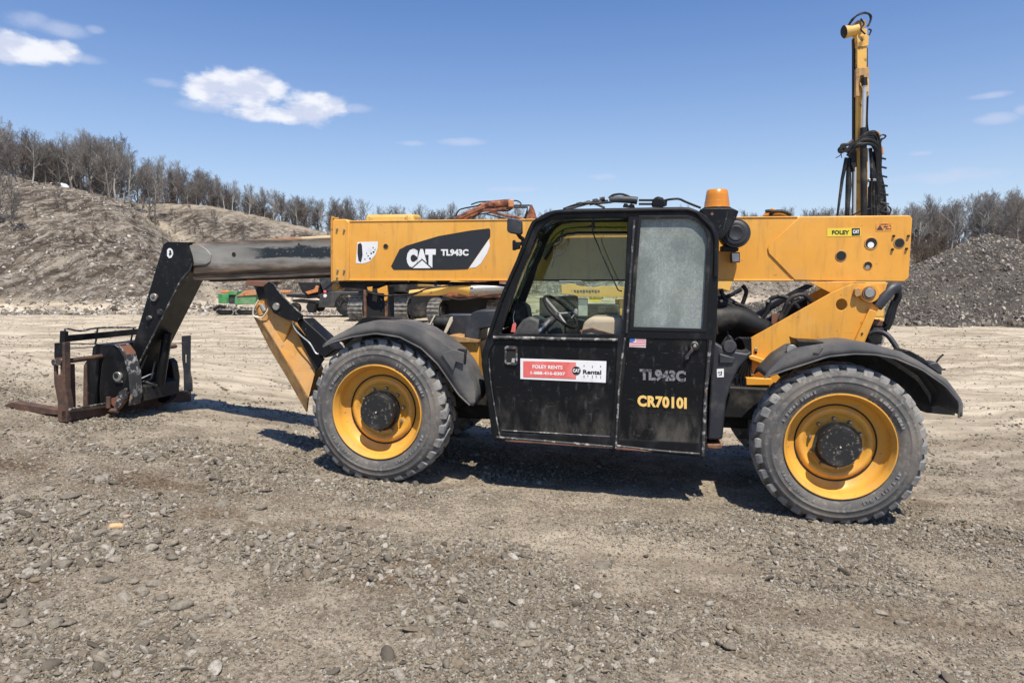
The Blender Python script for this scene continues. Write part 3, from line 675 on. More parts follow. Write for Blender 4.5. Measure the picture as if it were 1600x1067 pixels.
for (px, Y, top, kd, s, lab) in (
    (152, 81, 208, 0, 1.0, 'tall bare tree with a round fan-shaped crown, left one of the pair on the ridge'),
    (181, 81, 211, 2, 1.0, 'tall bare tree with a forked pale trunk, right one of the pair on the ridge'),
    (540, 100, 300, 2, 1.0, 'lone taller bare tree on the skyline just above the left end of the yellow boom'),
    (1590, 84, 292, 2, 1.0, 'tallest bare tree of the right wood, leaning at the right edge above the stone heap'),
    (1478, 84, 318, 3, 1.0, 'pale-trunked slim bare tree above the left shoulder of the stone heap')):
    x = (px - 800) / F * Y; tree(x, Y, kd, max(.3, tree_h(px, Y, top) / 8.3), lab)
# saplings growing out of the bank
for (px, Y, s, lab) in ((3, 62, 1.9, 'bare sapling at the far left edge, standing on the rubble bank'), (27, 60, 1.5, 'thin leaning bare sapling second from the left edge on the rubble bank'),
                        (418, 76, .9, 'small bare shrub on the bank just above the worn inner boom'), (385, 78, .8, 'low dark shrub on the far bank left of the one above the inner boom'),
                        (340, 84, .8, 'thin bare shrub high on the far bank crest'), (100, 70, .7, 'low twiggy shrub in the middle of the left bank')):
    x = (px - 800) / F * Y; tree(x, Y, 0, s, lab, name='shrub', mesh=(sap_t, sap_c))
# the wood behind reads as one mass, and the brush along the ridge too
WOODC = bpy.data.collections.new('wood_kinds')
for i, (mt, mc) in enumerate(KINDS):
    e1 = MB(); 
    me = bpy.data.meshes.new('wood%d' % i); bm = bmesh.new(); bm.from_mesh(mt); bm.from_mesh(mc); bm.to_mesh(me); bm.free(); me.materials.append(wood_m)
    WOODC.objects.link(bpy.data.objects.new('wood%d' % i, me))
BRUSHC = bpy.data.collections.new('brush_kinds')
for i in range(4):
    a, b_ = tree_meshes('brush%d' % i, 300 + i, h=1.9, spread=.8, upright=.4, fork=.02, dens=.62, thick=1.3)
    bm = bmesh.new(); bm.from_mesh(a); bm.from_mesh(b_); me = bpy.data.meshes.new('brushm%d' % i); bm.to_mesh(me); bm.free(); me.materials.append(brush_m)
    BRUSHC.objects.link(bpy.data.objects.new('brush%d' % i, me))
def mass(name, n, y0, y1, s0, s1, coll, pxr=(-250, 1850), zfun=None, topf=None, hm=8.3, keep=None):
    px = rng.uniform(*pxr, n); Y = rng.uniform(y0, y1, n); X = (px - 800) / F * Y; Z = H(X, Y, False) - .1
    s = rng.uniform(s0, s1, n)
    if topf is not None:
        zt = HC + (HZ - (np.interp(px, TOPS, TOPY) + rng.uniform(4, 26, n))) * Y / F
        s = np.clip((zt - Z) / hm, .12, 2.2)
    if keep is not None:
        k2 = rng.uniform(0, 1, n) < keep(X, Y, px); X, Y, Z, s = X[k2], Y[k2], Z[k2], s[k2]; n = len(X)
    rt = np.stack([rng.normal(0, .06, n), rng.normal(0, .06, n), rng.uniform(0, 6.28, n)], -1)
    return scatter(name, np.stack([X, Y, Z], -1), np.stack([s * rng.uniform(.9, 1.2, n), s * rng.uniform(.9, 1.2, n), s], -1), rt, coll)
if not LIGHT:
    mass('distant_wood', 330, 112, 165, 1, 1, WOODC, topf=True)
    mass('brush', 380, 80, 108, .3, 1.0, BRUSHC, keep=lambda X, Y, px: np.where(px < 250, (Y < 96), (Y > 97)) * 1.0)
    mass('brush', 420, 84, 112, .7, 1.7, BRUSHC, pxr=(1340, 1760))
    o = mass('bank_brush', 330, 56, 98, .25, .8, BRUSHC, pxr=(-150, 520), keep=lambda X, Y, px: sstep(fbm(X * .16, Y * .16, 88, 3), .52, .66))
    o.name = 'brush'
# white car parked far off among the trees
WP = at(88, 281, 84)
# ------------------------------------------------------------------ machines far behind
def track_unit(parent, name_loc, L, Hh, Wd, rz=0, at_=None):
    """crawler track as part 'track' with wheels as sub-parts; x along, y across, z up, local to machine"""
    x0, y0, z0 = name_loc; r = Hh / 2
    path = []
    for k in range(13): a = math.pi / 2 + math.pi * k / 12; path.append((x0 - L / 2 + r + math.cos(a) * r, z0 + r + math.sin(a) * r))
    for k in range(13): a = -math.pi / 2 + math.pi * k / 12; path.append((x0 + L / 2 - r + math.cos(a) * r, z0 + r + math.sin(a) * r))
    P3 = [Vector((x, 0, z)) for x, z in path]; P3.append(P3[0]); n = int(2 * (L + Hh) / .20); P3 = resample(P3, n + 1)
    mb = MB()
    for i in range(n):
        a, b_ = P3[i], P3[i + 1]; d = (b_ - a); nrm = Vector((-d.z, 0, d.x)).normalized()
        if nrm.dot((a + b_) / 2 - Vector((x0, 0, z0 + r))) < 0: nrm = -nrm
        a2, b2 = a + d * .06, b_ - d * .06
        vs = [a2 - nrm * .05, b2 - nrm * .05, b2, a2]
        mb.prism([Vector((p.x, y0 - Wd / 2, p.z)) for p in vs], (0, Wd, 0))
        g0 = a + d * .35; g1 = a + d * .5
        mb.prism([Vector((p.x, y0 - Wd / 2, p.z)) for p in (g0, g1, g1 + nrm * .05, g0 + nrm * .05)], (0, Wd, 0))
    tr = mb.build('track', track_steel, parent, smooth=0); tr['kind'] = 'stuff'
    for i, (cx, rr) in enumerate([(x0 - L / 2 + r, r - .1), (x0 + L / 2 - r, r - .1)] + [(x0 - L / 2 + r + (L - 2 * r) * (k + .5) / 5, r * .36) for k in range(5)]):
        cz = z0 + r if i < 2 else z0 + r * .45
        MB().lathe([(-Wd * .42, .02), (-Wd * .42, rr * .55), (-Wd * .30, rr * .6), (-Wd * .30, rr), (Wd * .30, rr), (Wd * .30, rr * .6), (Wd * .42, rr * .55), (Wd * .42, .02)], (cx, y0, cz), n=24).build('track_wheel', far_dark, tr, smooth=30)
    MB().box((x0 - L / 2 + r, y0 - Wd * .35, z0 + r * .5), (x0 + L / 2 - r, y0 + Wd * .35, z0 + r * 1.5)).build('track_frame', far_dark, tr, bevel=.03)
    if rz: tr.rotation_euler = (0, 0, rz)
    if at_: tr.location = at_
    return tr
def hose_bundle(name, paths, r, m, parent):
    mb = MB()
    for p in paths: mb.tube(p, r, 6, smooth=5)
    return mb.build(name, m, parent)
# --- excavator A behind the front fender
Y0 = 34.5; g = at(612, 500, Y0)
ex = empty('excavator', 'big yellow crawler excavator behind the boom, its tracks showing over the front fender', 'excavator', (at(600, 500, Y0).x, Y0 + 2.2, H1(at(600, 500, Y0).x, Y0)), R(-99))
track_unit(ex, (0, -1.15, 0), 4.4, 1.25, .75); track_unit(ex, (0, 1.15, 0), 4.4, 1.25, .75)
MB().box((-1.5, -.9, .55), (1.5, .9, 1.15)).lathe([(1.1, .9), (1.45, .9)], (0, 0, 0), axis='z', n=24).build('carbody', far_dark, ex, bevel=.04)
MB().box((-2.2, -1.6, 1.5), (2.4, 1.6, 2.1)).build('turntable_deck', far_dark, ex, bevel=.05)
MB().prism([(-2.4, -1.65, 1.7), (.6, -1.65, 1.7), (.6, -1.65, 3.9), (-1.9, -1.65, 3.9), (-2.4, -1.65, 3.5)], (0, 3.3, 0)).build('engine_house', far_yellow, ex, bevel=.08)
MB().prism([(-1.6, -1.3, 3.9), (.3, -1.3, 3.9), (.1, -1.3, 5.42), (-1.1, -1.3, 5.5), (-1.5, -1.3, 5.3)], (0, 2.6, 0)).build('engine_hood', far_yellow, ex, bevel=.15, seg=3)
cb = MB().prism([(.7, .5, 1.8), (2.3, .5, 1.8), (2.4, .5, 3.2), (1.9, .5, 4.0), (.7, .5, 4.0)], (0, 1.1, 0)).build('cab', far_yellow, ex, bevel=.06)
MB().prism([(.95, .49, 2.4), (2.1, .49, 2.4), (2.2, .49, 3.2), (1.8, .49, 3.8), (.95, .49, 3.8)], (0, -.02, 0)).build('window', dark_hole, cb)
# --- machine B: yellow telescopic feed lying over a second pair of tracks, rusty arm folded above
Y1 = 31.5; px0 = at(745, 500, Y1)
rb = empty('drill_rig', 'rusty orange crawler drill rig with folded arm and hoses showing above the boom', 'drill rig', (px0.x, Y1 + 1.5, H1(px0.x, Y1)), 0)
def L2(px, py, Y, e): p = at(px, py, Y); return (p.x - e.location.x, p.y - e.location.y, p.z - e.location.z)
tk = track_unit(rb, (0, 0, 0), 3.8, 1.12, .6, R(-112), (-1.35, .9, 0)); track_unit(rb, (0, 0, 0), 3.8, 1.12, .6, R(-112), (1.35, 1.6, 0))
MB().box((-3.2, .2, .25), (1.8, 1.6, 1.5)).build('carbody', far_dark, rb, bevel=.05)
MB().prism([(-1.6, -.9, 1.2), (1.9, -.9, 1.2), (1.9, -.9, 2.6), (1.2, -.9, 3.6), (-1.2, -.9, 3.6), (-1.6, -.9, 2.9)], (0, 2.0, 0)).build('body', far_rust, rb, bevel=.08)
Yf = Y1 - .6
MB().tube([L2(640, 458, Yf, rb), L2(668, 456, Yf, rb), L2(690, 454, Yf, rb), L2(706, 448, Yf, rb), L2(735, 452, Yf, rb)], [.12, .17, .22, .40, .30], 14, smooth=4).build('boom_cylinder', far_yellow, rb)
MB().tube([L2(733, 453, Yf, rb), L2(790, 450, Yf, rb)], .22, 16).build('cylinder_rod', steel, rb)
hose_bundle('hose', [[L2(600, 458, Yf - .3, rb), L2(640, 462, Yf - .3, rb), L2(665, 452, Yf - .3, rb), L2(700, 447, Yf - .3, rb), L2(740, 443, Yf - .3, rb)],
                     [L2(690, 462, Yf - .2, rb), L2(720, 468, Yf - .2, rb), L2(760, 462, Yf - .2, rb), L2(790, 460, Yf - .2, rb)]], .035, rubber_hose, rb)
# folded arm
A = lambda x, y: L2(x, y, Y1 + .2, rb)
MB().tube([A(712, 343), A(735, 332), A(760, 322)], .13, 8).tube([A(722, 344), A(748, 331), A(768, 324)], .09, 8).build('lower_arm', far_rust, rb)
MB().tube([A(752, 322), A(770, 319), A(797, 317)], [.12, .16, .17], 10).build('upper_arm', far_rust, rb)
MB().box((A(794, 314)[0], A(0, 0)[1] - .22, A(794, 324)[2]), (A(803, 314)[0], A(0, 0)[1] + .22, A(794, 313)[2])).build('arm_head', orange_paint, rb, bevel=.03)
MB().tube([A(756, 328), A(775, 328), A(802, 323)], .10, 8).tube([A(765, 331), A(790, 337), A(815, 341)], .06, 8).build('arm_link', far_rust, rb)
MB().prism([A(828, 322), A(831, 319), A(836, 330), A(839, 343), A(820, 343)], (0, .3, 0)).build('end_bracket', far_rust, rb, bevel=.02)
MB().tube([A(803, 321), A(829, 321)], .035, 6).tube([A(803, 324), A(824, 324), A(823, 333), A(820, 342)], .05, 6).build('link_rod', far_dark, rb)
hose_bundle('hose', [[A(711, 341), A(716, 330), A(724, 326), A(745, 322), A(757, 318), A(790, 317)], [A(736, 320), A(748, 316), A(765, 315), A(795, 315)], [A(801, 314), A(808, 314), A(814, 318), A(812, 323)],
                     [A(713, 345), A(740, 337), A(770, 333), A(800, 340)], [A(720, 346), A(750, 335), A(770, 337), A(792, 343)], [A(735, 345), A(757, 329), A(790, 330), A(800, 326)]], .032, far_dark, rb)
# --- drill rig C with the tall mast
Y2 = 20.0; c0 = at(1352, 520, Y2)
rc = empty('drill_rig', 'tall crawler drill rig with upright yellow mast behind the rear end of the boom', 'drill rig', (c0.x, Y2 + .4, H1(c0.x, Y2)), 0)
C_ = lambda x, y, d=0: L2(x, y, Y2 + d, rc)
track_unit(rc, (-.25, -.35, 0), 1.5, .7, .35); track_unit(rc, (-.25, 1.3, 0), 1.5, .7, .35)
MB().box((-.7, -.1, .4), (.7, 1.2, .9)).prism([(-.8, 0, .9), (.75, 0, .9), (.75, 0, 2.4), (.3, 0, 3.4), (-.5, 0, 3.4), (-.8, 0, 2.6)], (0, 1.1, 0)).build('body', far_yellow, rc, bevel=.05)
def mprism(px, d, m, nm, y=0.0, bev=.012): return MB().prism([C_(a, b_, y) for a, b_ in px], (0, d, 0)).build(nm, m, rc, bevel=bev)
mprism([(1334, 60), (1340, 60), (1340, 340), (1334, 340)], .12, far_dark, 'mast_rail', .12)
mast = mprism([(1340, 45), (1355, 45), (1354, 150), (1352, 340), (1339, 340)], .30, far_yellow, 'mast')
mprism([(1354, 75), (1356, 75), (1356, 215), (1353, 215)], .25, far_dark, 'mast_edge', .03, .004)
mprism([(1339, 56), (1348, 54), (1358, 56), (1357, 72), (1340, 74)], .34, far_yellow, 'mast_collar', -.03)
mprism([(1338, 107), (1358, 105), (1358, 128), (1355, 150), (1352, 152), (1352, 125), (1349, 118), (1344, 119), (1343, 128), (1349, 150), (1337, 151)], .1, worn_tan, 'mast_bracket', -.09)
mprism([(1353, 126), (1358, 124), (1358, 148), (1354, 153)], .12, far_yellow, 'mast_guide', -.1)
mprism([(1340, 32), (1353, 32), (1354, 38), (1350, 46), (1340, 48)], .28, worn_tan, 'mast_head')
MB().tube([C_(1340, 47, .1), C_(1330, 49, .1), C_(1319, 51, .1)], [.16, .15, .17], 14).build('winch_motor', far_yellow, rc)
MB().tube([C_(1319, 50.5, .1), C_(1317, 51, .1)], [.18, .14], 14).build('motor_cap', far_dark, rc)
MB().tube([C_(1351, 132, -.16), C_(1349, 200, -.16)], .055, 10).build('cylinder_rod', silver, rc)
MB().tube([C_(1349, 200, -.16), C_(1350, 340, -.16)], .085, 12).build('feed_cylinder', far_dark, rc)
MB().tube([C_(1350, 122, -.16), C_(1351, 134, -.16)], .08, 10).build('rod_eye', far_dark, rc)
MB().tube([C_(1336, 262, -.02), C_(1335, 340, -.02)], .045, 10).build('hydraulic_rod', silver, rc)
mprism([(1331, 236), (1338, 234), (1338, 268), (1334, 268), (1330, 256)], .2, far_dark, 'guide_block', -.06)
mprism([(1353, 232), (1357, 232), (1355, 345), (1353, 345)], .1, far_yellow, 'mast_strip', -.05, .004)
MB().tube([C_(1322, 238, -.15), C_(1334, 226, -.2), C_(1352, 219, -.25), C_(1366, 222, -.2), C_(1374, 234, -.05)], .055, 10, smooth=4).tube([C_(1324, 244, -.12), C_(1336, 231, -.2), C_(1352, 225, -.25), C_(1366, 228, -.2), C_(1373, 240, -.05)], .045, 8, smooth=4).build('hose_saddle', far_dark, rc)
MB().tube([C_(1333, 220, 0), C_(1325, 226, 0), C_(1316, 227, 0), C_(1315, 233, 0)], .05, 8, smooth=3).lathe([(-.08, .03), (-.08, .10), (.08, .10), (.08, .03)], C_(1316, 234, 0), n=14).build('lamp_arm', far_dark, rc)
MB().tube([C_(1316, 238, 0), C_(1312, 244, 0), C_(1306, 247, 0)], .012, 5).tube([C_(1314, 238, 0), C_(1315, 247, 0)], .012, 5).build('loose_wire', far_dark, rc)
MB().tube([C_(1323, 247, 0), C_(1316, 280, 0), C_(1308, 340, 0)], [.06, .045, .03], 8).tube([C_(1326, 248, .05), C_(1326, 290, .05), C_(1323, 345, .05)], [.05, .085, .055], 10).build('support_strut', far_dark, rc)
mprism([(1369, 206), (1373, 205), (1376, 209), (1377, 214), (1368, 215)], .2, orange_paint, 'hose_guard', .1)
mprism([(1377, 228), (1380, 230), (1381, 241), (1376, 243)], .2, orange_paint, 'marker', .1)
hose_bundle('hose', [[C_(1324 + i * 2, 240 - i * 3, -.1 - .03 * i), C_(1340 + i * 3, 226 - i * 4, -.25), C_(1358 + i * 3, 224 - i * 4, -.2), C_(1368 + i * 2, 238, -.1), C_(1371 + i * 1.2, 280, 0), C_(1374 + i * 2.0, 350, .05)] for i in range(5)], .038, rubber_hose, rc)
hose_bundle('hose', [[C_(1360 + i * 3.1, 232 + (i * 7) % 9, .05 * i), C_(1362 + i * 2.6, 270, .05 * i - .1), C_(1360 + i * 4.2, 300, .03 * i), C_(1361 + i * 4.6, 350, .02)] for i in range(6)], .05, rubber_hose, rc)
hose_bundle('hose', [[C_(1325, 44, .1), C_(1330, 35, 0), C_(1340, 24, -.1), C_(1352, 20, 0), C_(1361, 25, .1), C_(1360, 34, .1), C_(1355, 42, .1)], [C_(1323, 45, .1), C_(1331, 31, 0), C_(1344, 23, -.1), C_(1356, 22, 0), C_(1360, 30, .1), C_(1357, 41, .1)],
                     [C_(1357, 46, .1), C_(1361, 48, .1), C_(1358, 55, .1), C_(1355, 58, .1)], [C_(1356, 150, -.05), C_(1355, 190, -.05), C_(1358, 208, -.05), C_(1368, 218, 0), C_(1378, 218, 0), C_(1384, 213, 0), C_(1378, 211, 0), C_(1372, 216, 0)],
                     [C_(1345, 30, -.02), C_(1350, 38, -.1), C_(1345, 46, -.1), C_(1352, 54, -.1)], [C_(1378, 216, 0), C_(1375, 226, 0)], [C_(1327, 340, -.1), C_(1345, 330, -.15), C_(1362, 326, -.1)], [C_(1388, 338, 0), C_(1392, 328, 0), C_(1386, 322, 0), C_(1378, 330, 0)]], .022, rubber_hose, rc)
mb = MB()
for i in range(7): mb.tube([C_(1372 + i * .6, 246 + i * 14, 0), C_(1384 + i * .9, 249 + i * 14, 0)], .03, 6)
mb.build('hose_clamp', far_dark, rc)
mprism([(1357, 279), (1369, 279), (1370, 283), (1357, 283)], .25, steel, 'step_plate', -.1)
mprism([(1358, 300), (1366, 288), (1374, 300), (1378, 345), (1357, 345)], .3, far_dark, 'valve_housing', .1)
# --- green and orange machine
Y3 = 41; d0 = at(366, 489, Y3); gm2 = empty('screening_plant', 'low green and orange screening machine parked at the foot of the left bank', 'screening machine', (d0.x, Y3, H1(d0.x, Y3)), 0)
D = lambda x, y: L2(x, y, Y3, gm2)
def dbox(x0, x1, y0, y1, m, nm, dy=1.2, off=0, bev=.03):
    a = D(x0, y1); b_ = D(x1, y0); return MB().box((a[0], off, a[2]), (b_[0], off + dy, b_[2])).build(nm, m, gm2, bevel=bev)
dbox(341, 357, 459, 474, green_paint, 'engine_housing'); dbox(357, 366, 462, 475, grey_truck, 'middle_frame', 1.0, .1)
a = [D(366, 476), D(400, 475), D(400, 455), D(378, 457), D(367, 463)]; MB().prism(a, (0, 1.3, 0)).build('hopper', green_paint, gm2, bevel=.03)
a = [D(370, 463), D(401, 461), D(401, 453), D(384, 454)]; MB().prism([(p[0], -.06, p[2]) for p in a], (0, 1.4, 0)).build('hopper_top', orange_paint, gm2, bevel=.02)
dbox(344, 357, 454, 458, orange_paint, 'top_cover', 1.1); dbox(357, 370, 455, 461, green_paint, 'feed_frame', .9)
for (x0, x1) in ((337, 366), (368, 402)): a = D((x0 + x1) / 2, 488); track_unit(gm2, (a[0], .1, 0), (x1 - x0) / F * Y3, .42, .3)
MB().tube([D(334, 484), D(343, 478), D(352, 480)], .1, 8).build('hitch', far_dark, gm2)
dbox(399, 425, 456, 461, orange_paint, 'conveyor', .5, .2); dbox(425, 452, 454, 458, orange_paint, 'conveyor_end', .5, .2)
# --- dark truck with drill cradle
Y4 = 38; t0 = at(510, 494, Y4); tk4 = empty('flatbed_truck', 'dark grey truck with slanted cracked windscreen parked under the left end of the boom', 'truck', (t0.x, Y4, H1(t0.x, Y4)), 0)
T_ = lambda x, y: L2(x, y, Y4, tk4)
def tpr(px, m, nm, d=2.0, off=0, bev=.04): return MB().prism([(T_(a, b_)[0], off, T_(a, b_)[2]) for a, b_ in px], (0, d, 0)).build(nm, m, tk4, bevel=bev)
tpr([(497, 480), (500, 459), (520, 455), (580, 456), (585, 484), (556, 484), (553, 466), (545, 461), (533, 461), (526, 468), (523, 481)], grey_truck, 'body')
tpr([(505, 456), (498, 436), (516, 428), (575, 428), (577, 456)], grey_truck, 'cab', 1.9, .05)
ws = MB().prism([(T_(a, b_)[0], -.03, T_(a, b_)[2]) for a, b_ in ((499, 438), (516, 431), (520, 441), (505, 453))], (0, .05, 0)).build('windscreen', plastic, tk4)
tpr([(462, 441), (497, 441), (503, 458), (498, 468), (470, 458)], far_dark, 'crane_box', 1.2, .3)
tpr([(476, 456), (490, 452), (493, 446), (497, 448), (496, 456), (480, 460)], orange_paint, 'drill_guard', .3, .1, .01)
tpr([(444, 460), (505, 460), (507, 464), (480, 467), (446, 464)], far_dark, 'bed_rail', 1.5, .2)
tpr([(455, 468), (524, 474), (524, 478), (455, 472)], far_dark, 'bumper_beam', 1.5, .2)
tpr([(480, 470), (493, 470), (489, 489), (480, 489), (476, 480)], far_dark, 'chassis_leg', .5, .2)
for (cx, cz, r_, off) in ((540, 478, 15, -.08), (458, 482, 9, .2), (486, 481, 8, 1.6)):
    p = T_(cx, cz); rr = r_ / F * Y4; wh = MB().lathe([(0, rr * .5), (0, rr * .92), (.05, rr), (.3, rr), (.35, rr * .9), (.35, .05)], (p[0], off, p[2]), n=32).build('wheel', rubber_hose, tk4)
    MB().lathe([(.06, .02), (.05, rr * .3), (.07, rr * .52)], (p[0], off, p[2]), n=24).build('rim', grey_truck, wh)
p = T_(508, 462.5); MB().lathe([(-.10, .02), (-.10, .07), (-.06, .10), (0, .11)], (p[0], .05, p[2]), n=16).build('headlight', white_m, tk4)
p = T_(508, 456); MB().box((p[0] - .07, -.05, p[2] - .05), (p[0] + .07, .05, p[2] + .08)).build('marker_lamp', red_print, tk4)
# --- dark machine seen through the gap behind the cab
Y5 = 24; e0 = at(1150, 500, Y5); ld = empty('wheel_loader', 'dark and yellow machine showing in the gap between the cab and the rear boom bracket', 'loader', (e0.x, Y5, H1(e0.x, Y5)), 0)
E_ = lambda x, y: L2(x, y, Y5, ld)
def epr(px, m, nm, d=1.2, off=0, bev=.03): return MB().prism([(E_(a, b_)[0], off, E_(a, b_)[2]) for a, b_ in px], (0, d, 0)).build(nm, m, ld, bevel=bev)
epr([(1095, 465), (1122, 452), (1150, 470), (1150, 520), (1095, 520)], far_dark, 'body'); epr([(1100, 430), (1149, 430), (1142, 456), (1129, 452), (1100, 455)], far_yellow, 'cab', 1.2, .1)
epr([(877, 459), (877, 445), (894, 443), (905, 447), (930, 449), (940, 447), (980, 448), (1100, 449), (1100, 464), (905, 464), (893, 460)], far_yellow, 'sunlit_strip', .3, -.1, .01)  # yellow strip moved out to this machine so that it stays sunlit
epr([(845, 466), (903, 462), (903, 515), (845, 520)], far_dark, 'counterweight', 1.2); epr([(903, 466), (919, 466), (919, 520), (903, 520)], silver, 'side_cover', 1.0, .05)
epr([(919, 476), (968, 476), (970, 520), (919, 520)], far_dark, 'engine_cover', 1.0); epr([(934, 479), (946, 479), (946, 489), (934, 489)], grey_truck, 'grille', .1, -.06, .01); epr([(921, 465), (939, 465), (939, 471), (921, 471)], decal_yellow, 'yellow_tag', .05, -.05, .003)
epr([(968, 468), (1095, 468), (1095, 520), (970, 520)], far_yellow, 'rear_frame', 1.0, .1)
mb = MB()
for i in range(9): x = 896 + i * 4.6; mb.prism([(E_(a, b_)[0], -.1, E_(a, b_)[2]) for a, b_ in ((x, 453 + (i % 3) * .5), (x + 3.4, 453), (x + 3.6, 457 + (i % 2)), (x + .4, 456.4 + (i % 2)))], (0, -.01, 0))
mb.build('worn_print', rust, ld, smooth=0)
epr([(1110, 436), (1124, 436), (1120, 452), (1108, 450)], dark_hole, 'window', .05, .04)
for cx in (1095, 1140):
    p = E_(cx, 530); MB().lathe([(0, .05), (0, .45), (.05, .55), (.35, .55), (.4, .4)], (p[0], -.1, .55), n=28).build('wheel', tread_m, ld)
# ------------------------------------------------------------------ the telehandler
TH = R(10.5); OX, OY = -1.197, 6.65
UH = Vector((math.cos(TH), -math.sin(TH), 0)); VH = Vector((math.sin(TH), math.cos(TH), 0))
root = empty('telehandler', 'yellow and black telescopic handler with open cab window parked on the gravel in the foreground', 'telehandler', (OX, OY, 0), -TH)
def p3(px, py, v):
    """photo point carried onto the machine's lengthwise plane at depth v -> machine coordinates"""
    d = ray(px, py); o = Vector((0, 0, HC)); n = VH
    t = (Vector((OX, OY, 0)).dot(n) + v - o.dot(n)) / d.dot(n)
    q = o + d * t - Vector((OX, OY, 0)); return Vector((q.dot(UH), v, q.z))
def uz(pts, v): return [(p3(a, b_, v).x, p3(a, b_, v).z) for a, b_ in pts]
def plate(name, pts, v0, v1, m, parent=root, bevel=.006, vt=None, seg=2, smooth=35):
    """outline seen at depth vt (default v0), solid between v0 and v1"""
    vt = v0 if vt is None else vt
    L = [(p.x, v0, p.z) for p in (p3(a, b_, vt) for a, b_ in pts)]
    return MB().prism(L, (0, v1 - v0, 0)).build(name, m, parent, bevel=bevel, seg=seg, smooth=smooth)
def tubes(name, paths, r, m, parent=root, n=8, sm=5):
    mb = MB()
    for p in paths:
        rr = r
        if isinstance(p, tuple): p, rr = p
        mb.tube([p3(*q) for q in p], rr, n, smooth=sm)
    return mb.build(name, m, parent, smooth=60)
def disc(name, px, py, v, rad, th, m, parent=root, n=28, ring=None):
    c = p3(px, py, v)
    if ring: prof = [(0, ring), (0, rad - .003), (.003, rad), (th, rad)] ; prof = [(0 - th, ring), (-th, rad - .003), (-th + .003, rad), (0, rad)]
    else: prof = [(-th, .0005), (-th, rad - .003), (-th + .003, rad), (0, rad)]
    return MB().lathe(prof, c, n=n).build(name, m, parent, smooth=40)
OUT = (0, -1, 0)
def txt(name, s, x0, x1, y0, y1, v, m, parent=root, bold=0, dy=0, **k):
    """dy: drop of the baseline towards the right in photo rows"""
    return text_mesh(name, s, p3(x0, y0, v), p3(x1, y0 + dy, v), p3(x0, y1, v), OUT, m, parent, bold=bold, **k)
print('scale check front wheel', p3(602, 530, .05), p3(602, 750, .05), 'rear', p3(1310, 568, .05), p3(1310, 815, .05))

# ---- boom: outer yellow section
VB0, VB1 = 1.02, 1.46
zb_top = p3(519, 345, VB0).z; zb_bot = p3(519, 438, VB0).z
BOOMZ = p3(450, 399, 1.08).z
boom_worn = mat('worn_boom_steel', (.2, .16, .11), .55, bump=(14, .25, .01), extra=boom_worn_extra)
boom = plate('boom', [(523, 345), (1421, 336.5), (1425, 341), (1420, 434), (1414, 439.5), (523, 438.5)], VB0, VB1, yellow, bevel=.012, seg=3)
plate('boom_collar', [(518, 346), (521, 342.5), (541, 342.5), (546, 347), (546, 439), (519, 440)], VB0 - .012, VB1 + .012, yellow, boom, .01)
tubes('collar_lip', [[(519, 440, VB0 - .012), (518.5, 346, VB0 - .012), (522, 342.5, VB0 + .0), (524, 342, VB0 + .1), (528, 341.5, VB1)]], .014, yellow_dirty, boom, sm=3)
plate('rear_side_plate', [(1250, 338.6), (1422, 337), (1425.5, 342), (1420, 434), (1413, 440), (1242, 438), (1201, 396), (1199.5, 388), (1202, 382)], VB0 - .014, VB0, yellow, boom, .006)
MB().tube([p3(546, 437.5, VB0 - .004), p3(1240, 438, VB0 - .004)], .010, 6).build('bottom_weld', yellow, boom)
MB().tube([p3(546, 346.0, VB0 - .002), p3(1246, 339.0, VB0 - .002)], .007, 6).build('top_weld', yellow, boom)
for (x, y, r_, pin) in ((1314, 400, .045, 0), (1361, 380.5, .052, 1), (1356, 415, .036, 1), (1405, 380, .042, 0)):
    h_ = disc('port_ring', x, y, VB0 - .014, r_ * 1.22, .005, yellow_dirty if pin else worn_tan, boom, ring=r_)
    MB().lathe([(-.017, .0005), (-.017, r_ * 1.04)], p3(x, y, VB0 - .0) + Vector((0, 0, 0)), n=28).build('port_shade_disc', dark_hole, boom)  # flat dark disc, shade inside the hole put into its colour
    if pin: MB().lathe([(-.006, .0005), (-.006, r_ * .55), (0, r_ * .6)], p3(x - .6, y + 2.6, VB0 - .012), n=20).build('pin', white_m if r_ > .05 else steel, boom)
for (x, y) in ((1396, 369), (1419, 369), (1394, 390), (1416, 389), (527, 358), (538, 359.5), (528, 422.5), (538, 423), (527, 434)):
    MB().lathe([(-.022, .0005), (-.022, .011), (-.010, .013), (0, .013)], p3(x, y, VB0 - .012), n=6).build('bolt', black_plain if x > 1000 else chrome, boom, smooth=0)
MB().lathe([(-.004, .0005), (-.004, .026)], p3(603, 385, VB0), n=24).build('port_shade_disc', dark_hole, boom)
disc('port_ring', 603, 385, VB0 - .0, .031, .006, yellow_dirty, boom, ring=.025)
# decals on the boom
plate('boom_decal', [(611, 416), (624, 390), (635, 384), (685, 369), (735, 360.3), (764, 357), (766, 359), (766, 370), (731, 420.5), (706, 421.6), (615, 421.6)], VB0 - .003, VB0, decal_black, boom, 0)
plate('decal_stripe', [(764, 374), (765.3, 384), (761, 396), (751, 412), (744, 417.5), (733, 419)], VB0 - .0028, VB0, white_m, boom, 0)
txt('lettering', 'CAT', 635.5, 681, 389, 418.5, VB0 - .003, white_m, boom, bold=.085, space=.98, depth=.003)
plate('logo_triangle', [(641, 420), (659.5, 404.2), (677, 420)], VB0 - .0075, VB0 - .0060, decal_black, boom, 0)
plate('logo_triangle', [(645, 419.2), (659.5, 406.8), (673, 419.2)], VB0 - .0090, VB0 - .0075, white_m, boom, 0)
txt('lettering', 'TL943C', 689, 732, 389.5, 400, VB0 - .003, white_m, boom, bold=.05, space=1.0)
